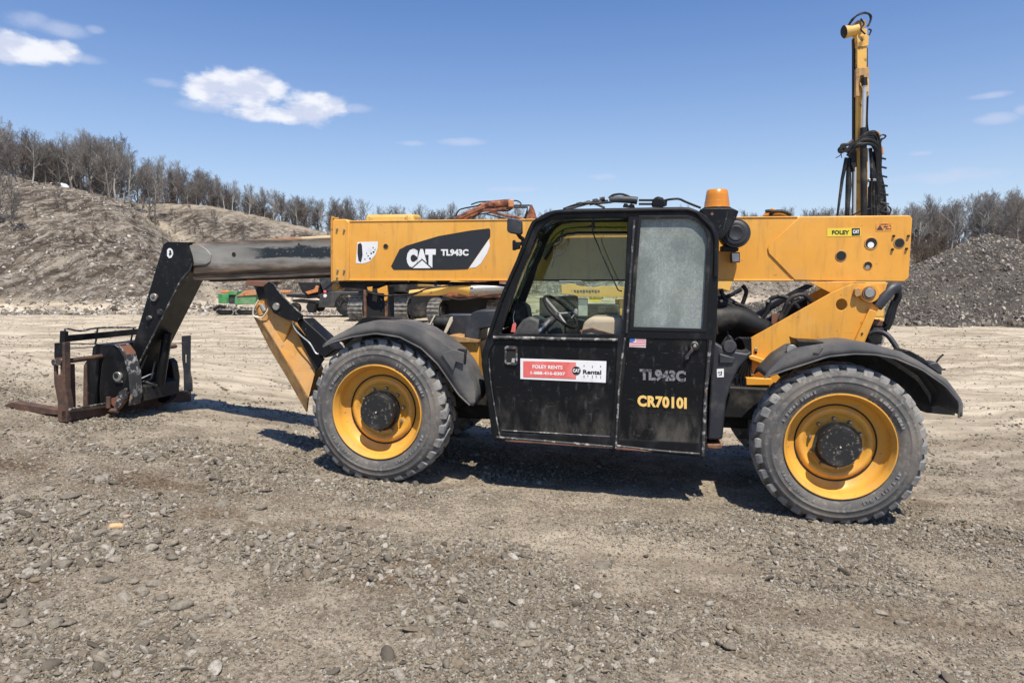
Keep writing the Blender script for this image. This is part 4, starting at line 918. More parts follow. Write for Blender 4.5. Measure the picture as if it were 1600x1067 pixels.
plate('worn_sticker', [(558.5, 378.5), (590.5, 377.5), (590, 387.5), (586.5, 398), (578, 408.5), (567, 412.2), (556, 411.2)], VB0 - .0025, VB0, white_m, boom, 0)
plate('sticker_mark', [(559, 382), (563, 379.5), (565.5, 383), (566.5, 399), (564, 410), (560, 407), (558.5, 395)], VB0 - .0045, VB0 - .0025, decal_black, boom, 0)
mb = MB()
for (x, y, s) in ((583, 387, 1.2), (580, 396, 1.3), (584, 394, 1.6), (575, 400, 1.2), (570, 405, 1), (578, 404, 1.3), (586, 390, .9), (573, 396, .8)):
    c = [(x + s * math.cos(k * 1.26 + x) * random.uniform(.7, 1.3), y + s * math.sin(k * 1.26 + x) * random.uniform(.7, 1.5)) for k in range(5)]
    mb.prism([p3(a, b_, VB0 - .0045) for a, b_ in c], (0, .002, 0))
mb.build('sticker_fleck', decal_black, boom, smooth=0)
plate('dealer_sticker', [(1292.5, 357), (1345, 356.5), (1345, 369), (1292.5, 370)], VB0 - .0165, VB0 - .014, decal_yellow, boom, 0)
plate('sticker_box', [(1331, 357), (1343.8, 356.8), (1343.8, 367.6), (1331, 368.2)], VB0 - .0185, VB0 - .0165, decal_black, boom, 0)
txt('lettering', 'FOLEY', 1300, 1327, 360, 366.5, VB0 - .0165, decal_black, boom, bold=.035)
txt('lettering', 'CAT', 1332.5, 1342.5, 359.3, 365, VB0 - .0185, white_print, boom, bold=.05)
plate('warning_sticker', [(1368.5, 349), (1393.5, 348.5), (1393.5, 361), (1368.5, 361.5)], VB0 - .0165, VB0 - .014, orange_decal, boom, 0)
plate('warning_symbol', [(1370, 359.5), (1375, 351), (1380, 359.5)], VB0 - .0185, VB0 - .0165, rust, boom, 0)
mb = MB()
for (x, y, w_, h_) in ((1376, 350, 12, 1.1), (1381, 353.5, 6, 1.6), (1384, 357, 5, 1.4), (1390, 352, 2, 1.6), (1390, 357, 2, 1.6)):
    mb.prism([p3(a, b_, VB0 - .0165) for a, b_ in ((x, y), (x + w_, y), (x + w_, y + h_), (x, y + h_))], (0, -.002, 0))
mb.build('warning_print', rust, boom, smooth=0)
# ---- inner boom and head
ib = plate('inner_boom', [(296, 379.5), (519, 367), (530, 367), (530, 421), (519, 421.5), (299, 432)], 1.07, 1.41, boom_worn, bevel=.045, seg=4, smooth=50)
plate('inner_boom_rail', [(300, 431), (530, 419), (530, 430), (519, 430.5), (318, 438.5), (303, 438.5)], 1.10, 1.38, boom_worn, bevel=.01)
plate('inner_boom_underside', [(318, 436.5), (530, 428), (530, 433.5), (330, 440.5)], 1.14, 1.36, black_plain, bevel=.006)
plate('end_patch', [(296, 383), (312, 383), (322, 389), (329.5, 398), (328.5, 409), (322, 414), (301, 416), (297, 425), (290, 440)], 1.057, 1.075, boom_worn, bevel=.006)
MB().lathe([(-.003, .0005), (-.003, .025)], p3(365.5, 397.5, 1.068), n=20).build('port_shade_disc', dark_hole, ib)
MB().lathe([(-.003, .0005), (-.003, .012)], p3(467, 381.5, 1.068), n=16).build('port_shade_disc', dark_hole, ib)
hd = plate('boom_head', [(252, 390), (254.5, 381.5), (261, 378), (297, 378.5), (294, 383), (299.5, 399), (301.5, 411), (297, 422), (285, 435), (281, 441), (206, 591), (200.5, 584), (198.5, 565), (203, 551), (217, 507), (243, 420)], 1.04, 1.47, black, bevel=.012, seg=3)
MB().tube([p3(300.5, 412, 1.04), p3(297, 422, 1.04), p3(284, 436, 1.04), p3(279.5, 444, 1.04), p3(206, 590, 1.04)], .010, 6).build('weld_edge', worn_black, hd)
plate('head_sticker', [(261, 391), (263.5, 388), (266.5, 388), (269.5, 391), (270.5, 397), (268, 402.5), (264, 403.5), (261, 400)], 1.0375, 1.04, white_m, hd, 0)
plate('sticker_mark', [(264.3, 391.5), (267, 391), (267.6, 396), (269, 396), (265, 400.5), (263.5, 396.2), (264.6, 396)], 1.0355, 1.0375, decal_black, hd, 0)
for (x, y, r_, m_) in ((242, 464.5, .045, chrome), (251.5, 487.5, .035, worn_black), (234, 497, .03, worn_black)):
    disc('pivot_pin', x, y, 1.04, r_, .03, m_, hd); MB().lathe([(-.036, .0005), (-.036, r_ * .45)], p3(x, y, 1.04), n=14).build('pin', worn_black, hd)
MB().lathe([(-.001, .0005), (-.001, .028)], p3(251, 488, 1.008), n=20).build('port_shade_disc', dark_hole, hd)
# tilt cylinder inside the head
tubes('tilt_cylinder', [([(262, 520, 1.25), (250, 600, 1.25)], .055)], .05, black, hd, 14, 1)
tubes('cylinder_rod', [([(234, 605, 1.15), (252, 604, 1.5)], .045)], .05, rust_edge, hd, 14, 1)
tubes('hose', [[(246, 552, 1.2), (240, 575, 1.15), (236, 592, 1.1), (226, 596, 1.1)], [(252, 560, 1.3), (247, 585, 1.3), (240, 600, 1.25)], [(230, 555, 1.03), (216, 585, 1.0), (207, 600, 1.0)]], .012, rubber_hose, hd)
# ---- fork carriage: uprights, cross bars, backrest, tines, quick attach
VN, VF = .30, 2.16
near_up = [(84.5, 536), (85, 558), (83.5, 575), (84.5, 600), (87, 612), (90, 628), (90.5, 658), (105.5, 659.5), (106, 630), (101.5, 606), (100, 590), (100.5, 536)]
slot = [(88, 571), (94, 571), (94, 586), (88, 586)]
nu = holed_plate('carriage_upright', uz(near_up, VN), [uz(slot, VN)], VN, VN + .03, rust, root)
plate('upright_flange', [(97, 535), (100.5, 535), (101.5, 606), (106, 630), (105.5, 659.5), (102, 659.5), (102, 632), (97, 607)], VN - .012, VN + .07, rust, nu, .004)
plate('upright_top', [(85, 536), (97, 535), (97, 557), (84.5, 558)], VN - .004, VN, black, nu, .002)
def at_far(pts, dx=0): return pts
far_up = [(283.5, 525), (284, 560), (286.5, 580), (287, 611), (299.5, 611), (299, 596), (296, 581), (296.5, 524)]
holed_plate('carriage_upright', uz(far_up, VF), [uz([(288, 554), (291, 554), (291, 567), (288, 567)], VF)], VF, VF + .03, plastic, root)
def vbar(name, px, py, v0, v1, m, r=None, box=None, parent=root, dz=0):
    a = p3(px, py, v0)
    if r: return MB().tube([(a.x, v0, a.z), (a.x, v1, a.z + dz)], r, 14).build(name, m, parent, smooth=50)
    return MB().box((a.x - box[0], v0, a.z - box[1]), (a.x + box[0], v1, a.z + box[1])).build(name, m, parent, bevel=.005)
vbar('cross_shaft', 92, 566, VN - .03, VF + .06, rust, r=.028)
disc('shaft_collar', 87, 565.5, VN - .005, .032, .03, worn_black, root)
plate('shaft_clamp', [(80, 562), (96, 561), (96, 571), (81, 571)], VN - .02, VN, worn_black, root, .006)
lb = p3(104, 655, VN + .03); lt = p3(104, 638, VN + .03); far_z = p3(299, 626, VF).z
mb = MB(); a0 = p3(107, 641, VN); b0 = p3(107, 657.5, VN); a1 = p3(299, 611, VF + .03); b1 = p3(299, 626, VF + .03)
mb.add([a0, a0 + Vector((-.09, 0, 0)), b0 + Vector((-.09, 0, 0)), b0, a1, a1 + Vector((-.09, 0, 0)), b1 + Vector((-.09, 0, 0)), b1], [(0, 1, 2, 3), (7, 6, 5, 4), (0, 4, 5, 1), (1, 5, 6, 2), (2, 6, 7, 3), (3, 7, 4, 0)])
mb.build('lower_beam', rust, root, bevel=.006)
mb = MB(); c0_ = p3(107, 640, VN - .01); c1_ = p3(299, 610, VF)
mb.tube([c0_ + Vector((.012, 0, .004)), c1_ + Vector((.012, 0, .004))], .016, 6).build('beam_ledge', worn_black, root)
# backrest
plate('backrest_post', [(93.5, 517), (101.5, 518), (101, 537), (92.5, 535)], VN + .02, VN + .07, black, root, .004)
bz = p3(100, 529.5, VN + .05); MB().box((bz.x - .02, VN + .05, bz.z - .035), (bz.x + .02, VF, bz.z + .035)).build('backrest_bar', black, root, bevel=.004)
tubes('backrest_rail', [[(101.5, 534, VN + .05), (101.5, 519, VN + .05), (104, 513.5, VN + .06), (125, 517, .52), (150, 512.6, .80), (180, 511.5, 1.1), (212, 511.8, 1.45)],
                        [(152.5, 513, .82), (151, 525, .82), (149, 537, .82)], [(209, 512, 1.42), (205, 530, 1.42), (200, 550, 1.42)]], .011, worn_black, root, sm=3)
tubes('backrest_wire', [[(101, 537.5, VN + .05), (148, 537.5, .8), (200, 541, 1.4), (285, 536, VF)], [(101, 545, VN + .05), (145, 542.5, .8)]], .006, rust, root, sm=2)
# tines
def tine(px, v, w_, name='fork_tine'):
    L = [(p.x, v, p.z) for p in (p3(a, b_, v) for a, b_ in px)]
    return MB().prism(L, (0, w_, 0)).build(name, rust, root, bevel=.005)
tine([(6.7, 633.5), (12, 630), (18.5, 628.3), (40, 632), (91, 640.5), (106, 643), (106, 650), (91, 648.5), (64, 646.5), (32, 641.3)], .40, .12)
tt = p3(76, 627, 1.05); tb = p3(140, 636, 1.05)
tine([(76, 627), (82, 625), (90, 626), (128, 633), (140, 634), (140, 640), (125, 638), (84, 630.5)], 1.02, .12)
plate('tine_shank', [(130.5, 571), (137.5, 560), (155, 555), (152, 634), (129.5, 634)], .98, 1.10, black, root, .006)
plate('shank_edge', [(130.5, 571), (135, 568), (136.5, 633), (129.5, 634)], .965, .985, rust, root, .003)
plate('tine_shank', [(96, 570), (104, 570), (106, 648), (96, 648)], .41, .53, rust, root, .006)
tine([(130, 623), (150, 628), (245, 624), (246, 629), (150, 634), (128, 629)], 1.95, .1)
# quick attach
qa = plate('attach_plate', [(156.5, 627), (155, 608), (158.7, 571), (163.7, 552), (174.7, 538.5), (185.7, 539), (196.6, 556), (204, 584), (206.5, 618), (203, 633), (189, 641.5), (180, 634), (158, 634)], .80, .94, black, root, .008)
plate('plate_rim', [(176, 538), (186, 538.5), (197, 556), (204.6, 584), (207, 618), (203.5, 634), (200, 633), (203, 616), (200, 585), (193, 558), (184, 543)], .785, .955, worn_black, root, .004)
plate('plate_rim_rust', [(180, 537.5), (187, 538), (196.5, 551), (199.6, 561), (196, 570), (190, 556), (184, 546)], .80, .957, rust_edge, root, .003)
plate('top_block', [(142.5, 562), (144.5, 542), (149, 538), (176, 538), (174, 556), (160, 560)], .88, 1.75, black, root, .01)
plate('attach_plate', [(246, 627), (246, 600), (252, 572), (262, 560), (268, 566), (272, 590), (271, 608), (266, 622), (256, 630)], 1.60, 1.72, black, root, .008)
plate('attach_core', [(190, 575), (205, 598), (228, 604), (230, 626), (205, 630), (185, 625)], 1.0, 1.60, black_plain, root, .01)
disc('attach_pin', 185.5, 588, .80, .055, .03, steel, root); MB().lathe([(-.036, .0005), (-.036, .03)], p3(184.5, 586, .80), n=20).build('pin', dark_hole, root)
plate('pin_tab', [(178, 594), (188, 593), (190, 598), (180, 598)], .775, .80, worn_black, root, .003)
plate('hook_plate', [(171, 623), (180, 621), (188, 614), (197, 614), (194, 628), (184, 640), (178, 636), (172, 630)], .74, .80, rust_edge, root, .006)
tubes('hook_pin', [([(169.5, 620, .72), (169.5, 637, .72)], .026), ([(172, 641, .74), (184, 642, .74)], .028)], .02, rust, root, 10, 1)
plate('hook_arm', [(186, 612), (196, 606), (197, 622), (183, 640), (177, 642)], .73, .76, worn_black, root, .004)
tubes('tilt_link', [([(205, 594, 1.05), (230, 598, 1.1), (244, 604, 1.15)], .03)], .03, black, root, 10, 2)
tubes('grease_line', [[(204, 592.5, .95), (218, 592, 1.0), (232, 586, 1.1), (240, 583, 1.2)], [(206, 610, .97), (213, 611, 1.0)]], .007, silver, root)
# ---- near stabiliser
VS = .42
st = MB()
lf = [(396.5, 493), (401, 480), (404, 470)]
Lp = [p3(397.4, 494.6, VS + .05), p3(422.7, 545, VS + .05), p3(448, 587, VS + .05), p3(479.6, 643, VS + .05)]
Cp = [p3(409, 500, VS), p3(434, 541, VS), p3(459, 582, VS), p3(482, 621, VS)]
Rp = [p3(455.5, 502, VS + .10), p3(470, 532, VS + .10), p3(484, 560, VS + .10), p3(493, 579, VS + .10)]
sl_ = MB().grid([Lp, Cp]).build('stabiliser_side', worn_tan, root, smooth=0); sd_ = sl_.modifiers.new('s', 'SOLIDIFY'); sd_.thickness = .02; sd_.offset = 0
sr = MB().grid([Cp, Rp]).build('stabiliser_leg', yellow_dirty, root, smooth=0); sd_ = sr.modifiers.new('s', 'SOLIDIFY'); sd_.thickness = .02; sd_.offset = 0
plate('leg_back', [(409, 500), (420, 487), (456, 503), (493, 579), (482, 621)], VS + .10, VS + .30, yellow_dirty, root, .01)
plate('leg_shoulder', [(403, 470), (410, 466), (419, 478), (430, 489), (456, 503), (440, 545), (409, 501)], VS + .02, VS + .11, yellow_dirty, root, .012, seg=3)
tubes('guard_ring', [([(404, 469, VS - .02), (396.5, 482, VS - .03), (395.8, 492, VS - .03), (399, 494.8, VS - .03), (409.5, 496, VS - .03), (416, 489, VS - .03), (419.5, 481, VS - .02)], .009)], .01, light_trim, root, 6, 3)
tubes('leg_cylinder', [([(405, 474, VS + .06), (412, 492, VS + .06)], .055)], .05, yellow_dirty, root, 14, 1)
tubes('cylinder_gland', [([(408.5, 476, VS + .03), (414, 486, VS + .03)], .03)], .03, steel, root, 12, 1)
br = plate('stabiliser_bracket', [(411, 447), (420, 440), (427, 443.5), (442, 464), (473, 493), (472, 497.5), (463, 504), (444, 497.5), (427, 489), (418, 474)], VS - .06, VS - .035, black, root, .004)
plate('bracket_back', [(384, 445.5), (412, 447), (424, 478), (430, 488), (415, 480), (402, 468), (396, 478)], VS + .20, VS + .22, black_plain, root, .003, vt=VS + .05)
plate('bracket_cap', [(382.5, 443), (386, 438), (421, 440), (413, 448), (385, 446.5)], VS - .05, VS + .20, rust_edge, root, .004)
tubes('bracket_edge', [[(420, 440, VS - .06), (427.5, 444, VS - .06), (442, 464, VS - .06), (473, 493, VS - .06)]], .008, worn_black, br, 6, 1)
disc('pivot_pin', 432.3, 479, VS - .06, .036, .022, chrome, br); disc('pin_ring', 432.3, 479, VS - .06, .044, .014, worn_black, br, ring=.036)
plate('cylinder_housing', [(463, 504), (473, 497), (486, 509), (507, 528), (524, 547), (507, 560), (494, 551)], VS - .02, VS + .22, black, root, .015, seg=3)
plate('housing_lug', [(479, 505), (486, 505), (490, 511), (499, 520), (504, 527), (496, 524)], VS + .02, VS + .08, black_plain, root, .005)
plate('lower_web', [(456, 504), (465, 512), (498, 553), (506, 561), (494, 579)], VS + .06, VS + .09, dark_hole, root, .004)
tubes('steel_line', [[(457, 504, VS - .03), (461, 514, VS - .03), (470, 524, VS - .03), (484, 536, VS - .03), (493, 551, VS - .03), (498, 553, VS - .03)], [(464, 501, VS - .05), (469, 496, VS - .05)]], .008, silver, root, 6, 3)
# ---- wheels
def wheel(px, py, steer, bolts_phase, name):
    c = p3(px, py, .03); Rt, wdt = .708, .38
    wobj = MB().lathe([(.10, .20), (.10, .17), (.36, .17)], (0, 0, 0), n=24).build('wheel', black_plain, root, loc=(c.x, 0, c.z), rot=(0, 0, steer))
    prof = [(.036, .452), (.018, .462), (.014, .466), (.018, .470), (.006, .490), (-.002, .515), (-.005, .54), (-.006, .556), (-.009, .559), (-.009, .566), (-.006, .569), (-.003, .59), (.002, .606), (-.001, .611), (.002, .618), (.010, .634), (.026, .652), (.055, .668), (.10, .676), (.19, .680), (.28, .676), (.325, .668), (.355, .650), (.38, .60), (.385, .54), (.36, .48), (.344, .452)]
    ty = MB().lathe(prof, n=96).build('tyre', tyre_m, wobj, smooth=60)
    # flatten where it carries the weight
    for v in ty.data.vertices:
        if v.co.z < -.655: v.co.z = -.655 + (v.co.z + .655) * .4
    # raised letters' ring and moulded ribs of the side wall
    rb_ = MB()
    for (a0, a1, r0) in ((.35, 1.15, .505), (2.0, 2.75, .505), (3.6, 4.35, .505), (5.1, 5.9, .505)):      # worn raised marks, too rubbed to read
        na = int((a1 - a0) / .055)
        for k in range(na):
            a = a0 + (a1 - a0) * k / na; w0 = .014 + .008 * ((k * 7) % 3) / 2
            if k % 6 == 5: continue
            q4 = [(a, r0), (a + w0 / .5 * 1.2, r0), (a + w0 / .5 * 1.2, r0 + .026 - .006 * (k % 2)), (a, r0 + .026)]
            rb_.prism([Vector((math.cos(t_) * r_, -.0085, math.sin(t_) * r_)) for t_, r_ in q4], (0, .01, 0))
    rb_.build('sidewall_mark', tread_m, wobj, smooth=0)
    lug = MB(); nl = 30
    for k in range(nl):
        for side in (0, 1):
            a = 2 * math.pi * (k + (.5 if side else 0)) / nl
            sg = 1 if side == 0 else -1; v0_ = .016 if side == 0 else wdt - .016; vm = .20 if side == 0 else wdt - .20
            def q(ang, v, r_): return Vector((math.cos(ang) * r_, v, math.sin(ang) * r_))
            sk = .13; ha = .070; hb = .055
            jit = random.uniform(-.006, .006)
            ring0 = [q(a - ha * .9, v0_ - sg * .004, .622), q(a + ha * .8, v0_ - sg * .004, .626), q(a + ha * .9, v0_ + sg * .010, .680 + jit), q(a - ha * .9, v0_ + sg * .012, .678 + jit)]
            base = [q(a - ha, v0_ + sg * .004, .575), q(a + ha, v0_ + sg * .004, .575)]
            topo = [q(a - ha * .86, v0_ + sg * .032, Rt - .004 + jit), q(a + ha * .86, v0_ + sg * .032, Rt - .004 + jit),
                    q(a + sk + hb, (v0_ + vm) / 2 + sg * .03, Rt + jit), q(a + sk - hb, (v0_ + vm) / 2 + sg * .03, Rt + jit), q(a + sk * 1.2 + hb * .8, vm, Rt), q(a + sk * 1.2 - hb * .8, vm, Rt)]
            low = [q(a - ha, v0_ + sg * .045, .645), q(a + ha, v0_ + sg * .045, .645),
                   q(a + sk + hb * 1.15, (v0_ + vm) / 2 + sg * .03, .670), q(a + sk - hb * 1.15, (v0_ + vm) / 2 + sg * .03, .670), q(a + sk * 1.2 + hb, vm + sg * .008, .674), q(a + sk * 1.2 - hb, vm + sg * .008, .674)]
            vs = ring0 + topo + low      # 0-3 ring0, 4-9 topo, 10-15 low
            fs = [(0, 1, 2, 3), (3, 2, 5, 4), (4, 5, 6, 7), (7, 6, 8, 9), (1, 11, 5, 2), (0, 3, 4, 10), (5, 11, 12, 6), (4, 7, 13, 10), (6, 12, 14, 8), (7, 9, 15, 13), (9, 8, 14, 15)]
            for p_ in vs:
                if p_.z < -.665: p_.z = -.665 + (p_.z + .665) * .45
            lug.add(vs, fs)
    lg = lug.build('tread_lug', tread_m, wobj, smooth=25, bevel=.006, seg=1); lg['kind'] = 'stuff'
    MB().lathe([(.035, .457), (.014, .461), (.006, .457), (.006, .450), (.014, .444), (.030, .440), (.050, .425), (.075, .420), (.115, .417), (.150, .395), (.175, .345), (.182, .335)], n=96).build('rim', yellow_rim, wobj, smooth=50)
    MB().lathe([(.185, .345), (.178, .333), (.172, .322), (.158, .312), (.150, .298), (.150, .285), (.160, .262), (.176, .248), (.182, .235), (.182, .17), (.182, .10)], n=96).build('wheel_disc', yellow_rim, wobj, smooth=50)
    MB().lathe([(.183, .348), (.168, .340), (.170, .332), (.186, .330)], n=96).build('rim_groove', dark_hole, wobj, smooth=50)
    MB().lathe([(.18, .178), (.12, .174), (.10, .172), (.04, .170)], n=64).build('hub_housing', hub_m, wobj, smooth=50)
    MB().lathe([(.045, .1705), (.020, .170), (.010, .165), (.012, .05), (.012, .02), (.006, .018), (.004, .0005)], n=64).build('hub_cap', hub_m, wobj, smooth=40)
    MB().lathe([(-.004, .0005), (-.004, .007), (.008, .008)], n=10).build('hub_plug', light_trim, wobj)
    bm_ = None
    for k in range(10):
        a = 2 * math.pi * (k + bolts_phase) / 10; cc = Vector((math.cos(a) * .218, 0, math.sin(a) * .218))
        if bm_ is None:
            bm_ = MB().lathe([(.186, .019), (.166, .0185), (.158, .015)], n=6).lathe([(.158, .011), (.142, .011), (.140, .0005)], n=10).mesh('bolt')
        link('bolt', bm_, chrome if not bm_.materials else None, wobj, smooth=20, loc=(cc.x, 0, cc.z))
    tx = 'SUREGRIP'
    return wobj
print('contact', [(p3(a_, b_, .03).z - .68) for a_, b_ in ((589, 643.5), (1312, 697.5))])
w1 = wheel(589, 643.5, R(-3.0), .2, 'front'); w2 = wheel(1312, 697.5, R(0), .65, 'rear')
def copy_tree(o, parent, loc=None, rot=None):
    c = o.copy(); COL.objects.link(c); c.parent = parent
    if loc: c.location = loc
    if rot: c.rotation_euler = rot
    for ch in o.children: copy_tree(ch, c)
    return c
for wq in (w1, w2): copy_tree(wq, root, (wq.location.x, 2.42, wq.location.z), (0, 0, math.pi + (R(-3) if wq is w1 else 0)))
# ---- chassis and axles
zf = w1.location.z; zr = w2.location.z; uf = w1.location.x; ur = w2.location.x
MB().prism([(uf - .75, .75, zf - .02), (ur + .55, .75, zr + .05), (ur + .55, .75, zr + .35), (uf - .75, .75, zf + .36)], (0, .95, 0)).build('chassis', black_plain, root, bevel=.02)
for (u_, z_) in ((uf, zf), (ur, zr)):
    MB().lathe([(.3, .13), (.7, .15), (1.0, .22), (1.4, .22), (1.7, .15), (2.1, .13)], (u_, 0, z_), n=20).build('axle', black_plain, root)
MB().box((uf + .75, 1.55, zf - .3), (ur - .8, 2.3, zf + .45)).build('engine_cover', yellow_dirty, root, bevel=.04)
MB().box((uf + .55, .95, zf - .22), (ur - .62, 1.5, zf + .05)).build('belly_pan', black_plain, root, bevel=.02)
# ---- fenders
def fender(name, lo, up, v_near, v_far, n=40):
    A_ = resample([p3(x, y, v_near) for x, y in lo], n); B_ = resample([p3(x, y, v_near + .015) for x, y in up], n)
    B2 = [b_ + (b_ - a).normalized() * .004 + Vector((0, .035, 0)) for a, b_ in zip(A_, B_)]
    B3 = [Vector((b_.x, v_far - .04, b_.z)) for b_ in B2]; A4 = [b_ + Vector((0, .04, 0)) - (b_ - a).normalized() * .05 for b_, a in zip(B3, [Vector((a.x, v_far - .04, a.z)) for a in A_])]
    o = MB().grid([A_, [a.lerp(b_, .5) + Vector((0, -.006, 0)) for a, b_ in zip(A_, B_)], B_, B2, B3, A4]).build(name, fender_m, root, smooth=50)
    md = o.modifiers.new('s', 'SOLIDIFY'); md.thickness = .010; md.offset = -1
    b_ = MB(); b_.tube([a + Vector((0, -.002, 0)) for a in A_], .008, 6).build('fender_lip', fender_m, o)
    return o
FLo = [(505, 542), (519, 535), (550, 526.5), (587, 521), (624, 526.5), (658, 544), (684, 569), (702, 595), (716, 616), (734, 633)]
FUp = [(504, 539), (519, 527), (553, 509), (584, 501.5), (624, 503.6), (658, 514), (689, 534), (710, 550), (727, 572), (742, 606), (743, 626), (738, 634)]
ff = fender('front_fender', FLo, FUp, -.02, .46)
plate('fender_bracket', [(551, 510), (567, 497), (576, 495), (607, 497), (628, 503), (600, 503), (575, 505)], .20, .44, black, ff, .006)
plate('fender_flap', [(689, 552), (710, 546), (725, 551), (724, 569), (712, 565), (708, 580)], -.045, -.03, fender_m, ff, .004)
plate('fender_clamp', [(709, 551), (716, 545), (728, 546), (726, 574), (712, 570)], .0, .05, black_plain, ff, .005)
RLo = [(1194, 590), (1216, 582.5), (1230, 577.5), (1256.5, 569.5), (1294, 557), (1335, 553), (1367, 554), (1399, 560), (1439.5, 577), (1477, 603), (1499, 629), (1497.5, 652)]
RUp = [(1194, 587.5), (1219, 561), (1245, 545), (1294, 537.5), (1335, 535), (1381, 543), (1410, 550.5), (1440, 566.5), (1480, 593), (1505, 627.5), (1504, 650)]
rf = fender('rear_fender', RLo, RUp, -.02, .52)
plate('fender_box', [(1243.5, 529), (1249, 532), (1285, 534), (1288, 536), (1288, 542), (1275, 549), (1262, 552), (1247, 545)], .06, .36, black, rf, .008)
plate('fender_rib', [(1270, 552), (1283, 541), (1288, 542), (1280, 553)], -.03, .02, fender_m, rf, .006)
plate('lamp_bracket', [(1408, 551), (1414, 547), (1422, 548), (1444, 560), (1452, 568), (1447, 570)], .10, .34, black, rf, .006)
plate('tail_lamp', [(1450, 571), (1455, 567), (1465, 566), (1472, 574), (1472, 586), (1466, 583)], .12, .30, plastic, rf, .008)
tubes('loose_wire', [[(1463, 566, .2), (1468, 559, .2), (1474, 553.5, .2)], [(1470, 577, .2), (1477, 577, .2)]], .008, rubber_hose, rf)
disc('side_lamp', 1236, 546, .12, .045, .05, steel, root, 20)
plate('fender_shade_skirt', [(1215, 585), (1256, 562), (1294, 552), (1335, 549), (1395, 557), (1440, 577), (1477, 603), (1495, 629), (1492, 649), (1448, 645), (1400, 630), (1330, 640), (1250, 620)], .54, .556, black_plain, rf, .003)  # inner skirt, its dark also standing in for shade under the fender
plate('fender_shade_skirt', [(535, 534), (587, 516), (650, 531), (700, 572), (730, 625), (690, 660), (600, 620), (560, 600)], .50, .515, black_plain, ff, .003)  # dark plate added to stand in for shade between fender and tyre
# ---- rear yellow frame tower
tower = [(1171, 529), (1298, 458), (1318, 449), (1334, 443), (1387, 442), (1384, 452), (1371, 487), (1349, 540), (1345, 640), (1160, 640), (1166, 600), (1175, 557), (1171, 548)]
tw = holed_plate('rear_frame_plate', uz(tower, .90), [uz([(1315 + 9 * math.cos(k * .5236), 476 + 9.2 * math.sin(k * .5236)) for k in range(12)], .90)], .90, .93, yellow, root, .004)
copy = tw.copy(); copy.data = tw.data; COL.objects.link(copy); copy.parent = root; copy.location = (0, .68, 0)
plate('frame_flange', [(1359, 483), (1371.5, 487), (1349.5, 536), (1335, 533)], .86, .90, yellow, root, .005)
plate('frame_ledge', [(1168, 556), (1176, 555), (1208, 566), (1212, 572), (1205, 574), (1172, 562)], .82, .90, yellow, root, .008)
plate('frame_ledge', [(1166, 590), (1206, 592), (1206, 602), (1166, 602)], .80, .90, yellow, root, .006)
plate('gusset', [(1264, 441), (1340, 440), (1300, 459)], .98, 1.01, yellow, root, .004)
disc('pivot_boss', 1357, 458.5, .90, .085, .05, yellow, root, 32); disc('pivot_ring', 1357, 458, .86, .062, .022, rust_edge, root, 32, ring=.046)
disc('pivot_pin', 1357.5, 457.5, .86, .044, .03, steel, root, 24)
plate('pin_keeper', [(1336, 452), (1342, 449), (1345, 452), (1345, 462), (1338, 465), (1335, 460)], .85, .90, worn_tan, root, .006)
for (x, y) in ((1181, 546), (1175, 584)): disc('frame_bolt', x, y, .90, .018, .02, chrome, root, 6); disc('frame_port', x, y + 5, .90, .014, .004, dark_hole, root, 14)
disc('frame_bolt', 1347, 521, .86, .010, .01, rust, root, 8)
tubes('hose_sleeve', [([(1369, 479, .92), (1380, 465, .93), (1392, 452, .95), (1402, 449, .98)], .058)], .05, plastic, root, 14, 3)
tubes('rear_hose', [([(1401, 452, 1.0), (1404, 462, 1.0), (1397, 478, 1.0), (1391, 500, 1.0), (1384, 514, 1.0)], .034), [(1396, 470, .98), (1388, 490, .98), (1384, 506, .98)]], .02, black, root, 10, 4)
tubes('rear_hose', [([(1355, 523, .95), (1372, 518, .9), (1388, 525, .85), (1402, 545, .8)], .024)], .02, plastic, root, 10, 4)
plate('rear_clutter', [(1356, 512), (1388, 512), (1386, 522), (1378, 524), (1378, 538), (1354, 538)], .98, 1.3, black_plain, root, .01)
plate('rear_valve', [(1364, 503), (1372, 499), (1382, 502), (1383, 511), (1362, 510)], 1.0, 1.15, rust_edge, root, .01)
# ---- engine bay behind the cab
plate('engine_bay', [(1118, 478), (1150, 470), (1200, 500), (1262, 466), (1262, 520), (1175, 560), (1118, 620)], 1.35, 1.55, dark_hole, root, .01)
tubes('air_duct', [([(1118, 500, 1.0), (1150, 497, 1.0), (1180, 508, 1.0), (1196, 515, 1.0)], [.15, .13, .08])], .15, black_plain, root, 18, 4)
mbh = MB()
plate('lift_link', [(1120, 470), (1128, 468), (1200, 500), (1210, 508), (1205, 512), (1190, 506), (1120, 480)], .97, 1.02, black, root, .006)
plate('lift_cylinder', [(1176, 492), (1240, 455), (1262, 444), (1272, 447), (1230, 470), (1186, 497)], 1.05, 1.15, black, root, .012)
tubes('engine_hose', [[(1188, 500, .98), (1198, 488, .98), (1200, 475, .98), (1206, 466, .98), (1222, 463, .98), (1238, 470, .98), (1248, 482, .98)], [(1218, 500, .96), (1226, 482, .96), (1233, 468, .96), (1246, 461, .96), (1258, 462, .96), (1270, 474, .97)],
    [(1222, 502, .98), (1229, 487, .98), (1238, 475, .98), (1250, 468, .98)], [(1126, 452, 1.0), (1135, 470, 1.0), (1160, 478, 1.0), (1176, 490, 1.0)], [(1122, 466, 1.02), (1140, 462, 1.0), (1158, 452, 1.0)], [(1160, 446, 1.1), (1166, 456, 1.1), (1160, 475, 1.1)],
    [(1128, 498, .95), (1133, 512, .95), (1138, 525, .95)]], .022, rubber_hose, root)
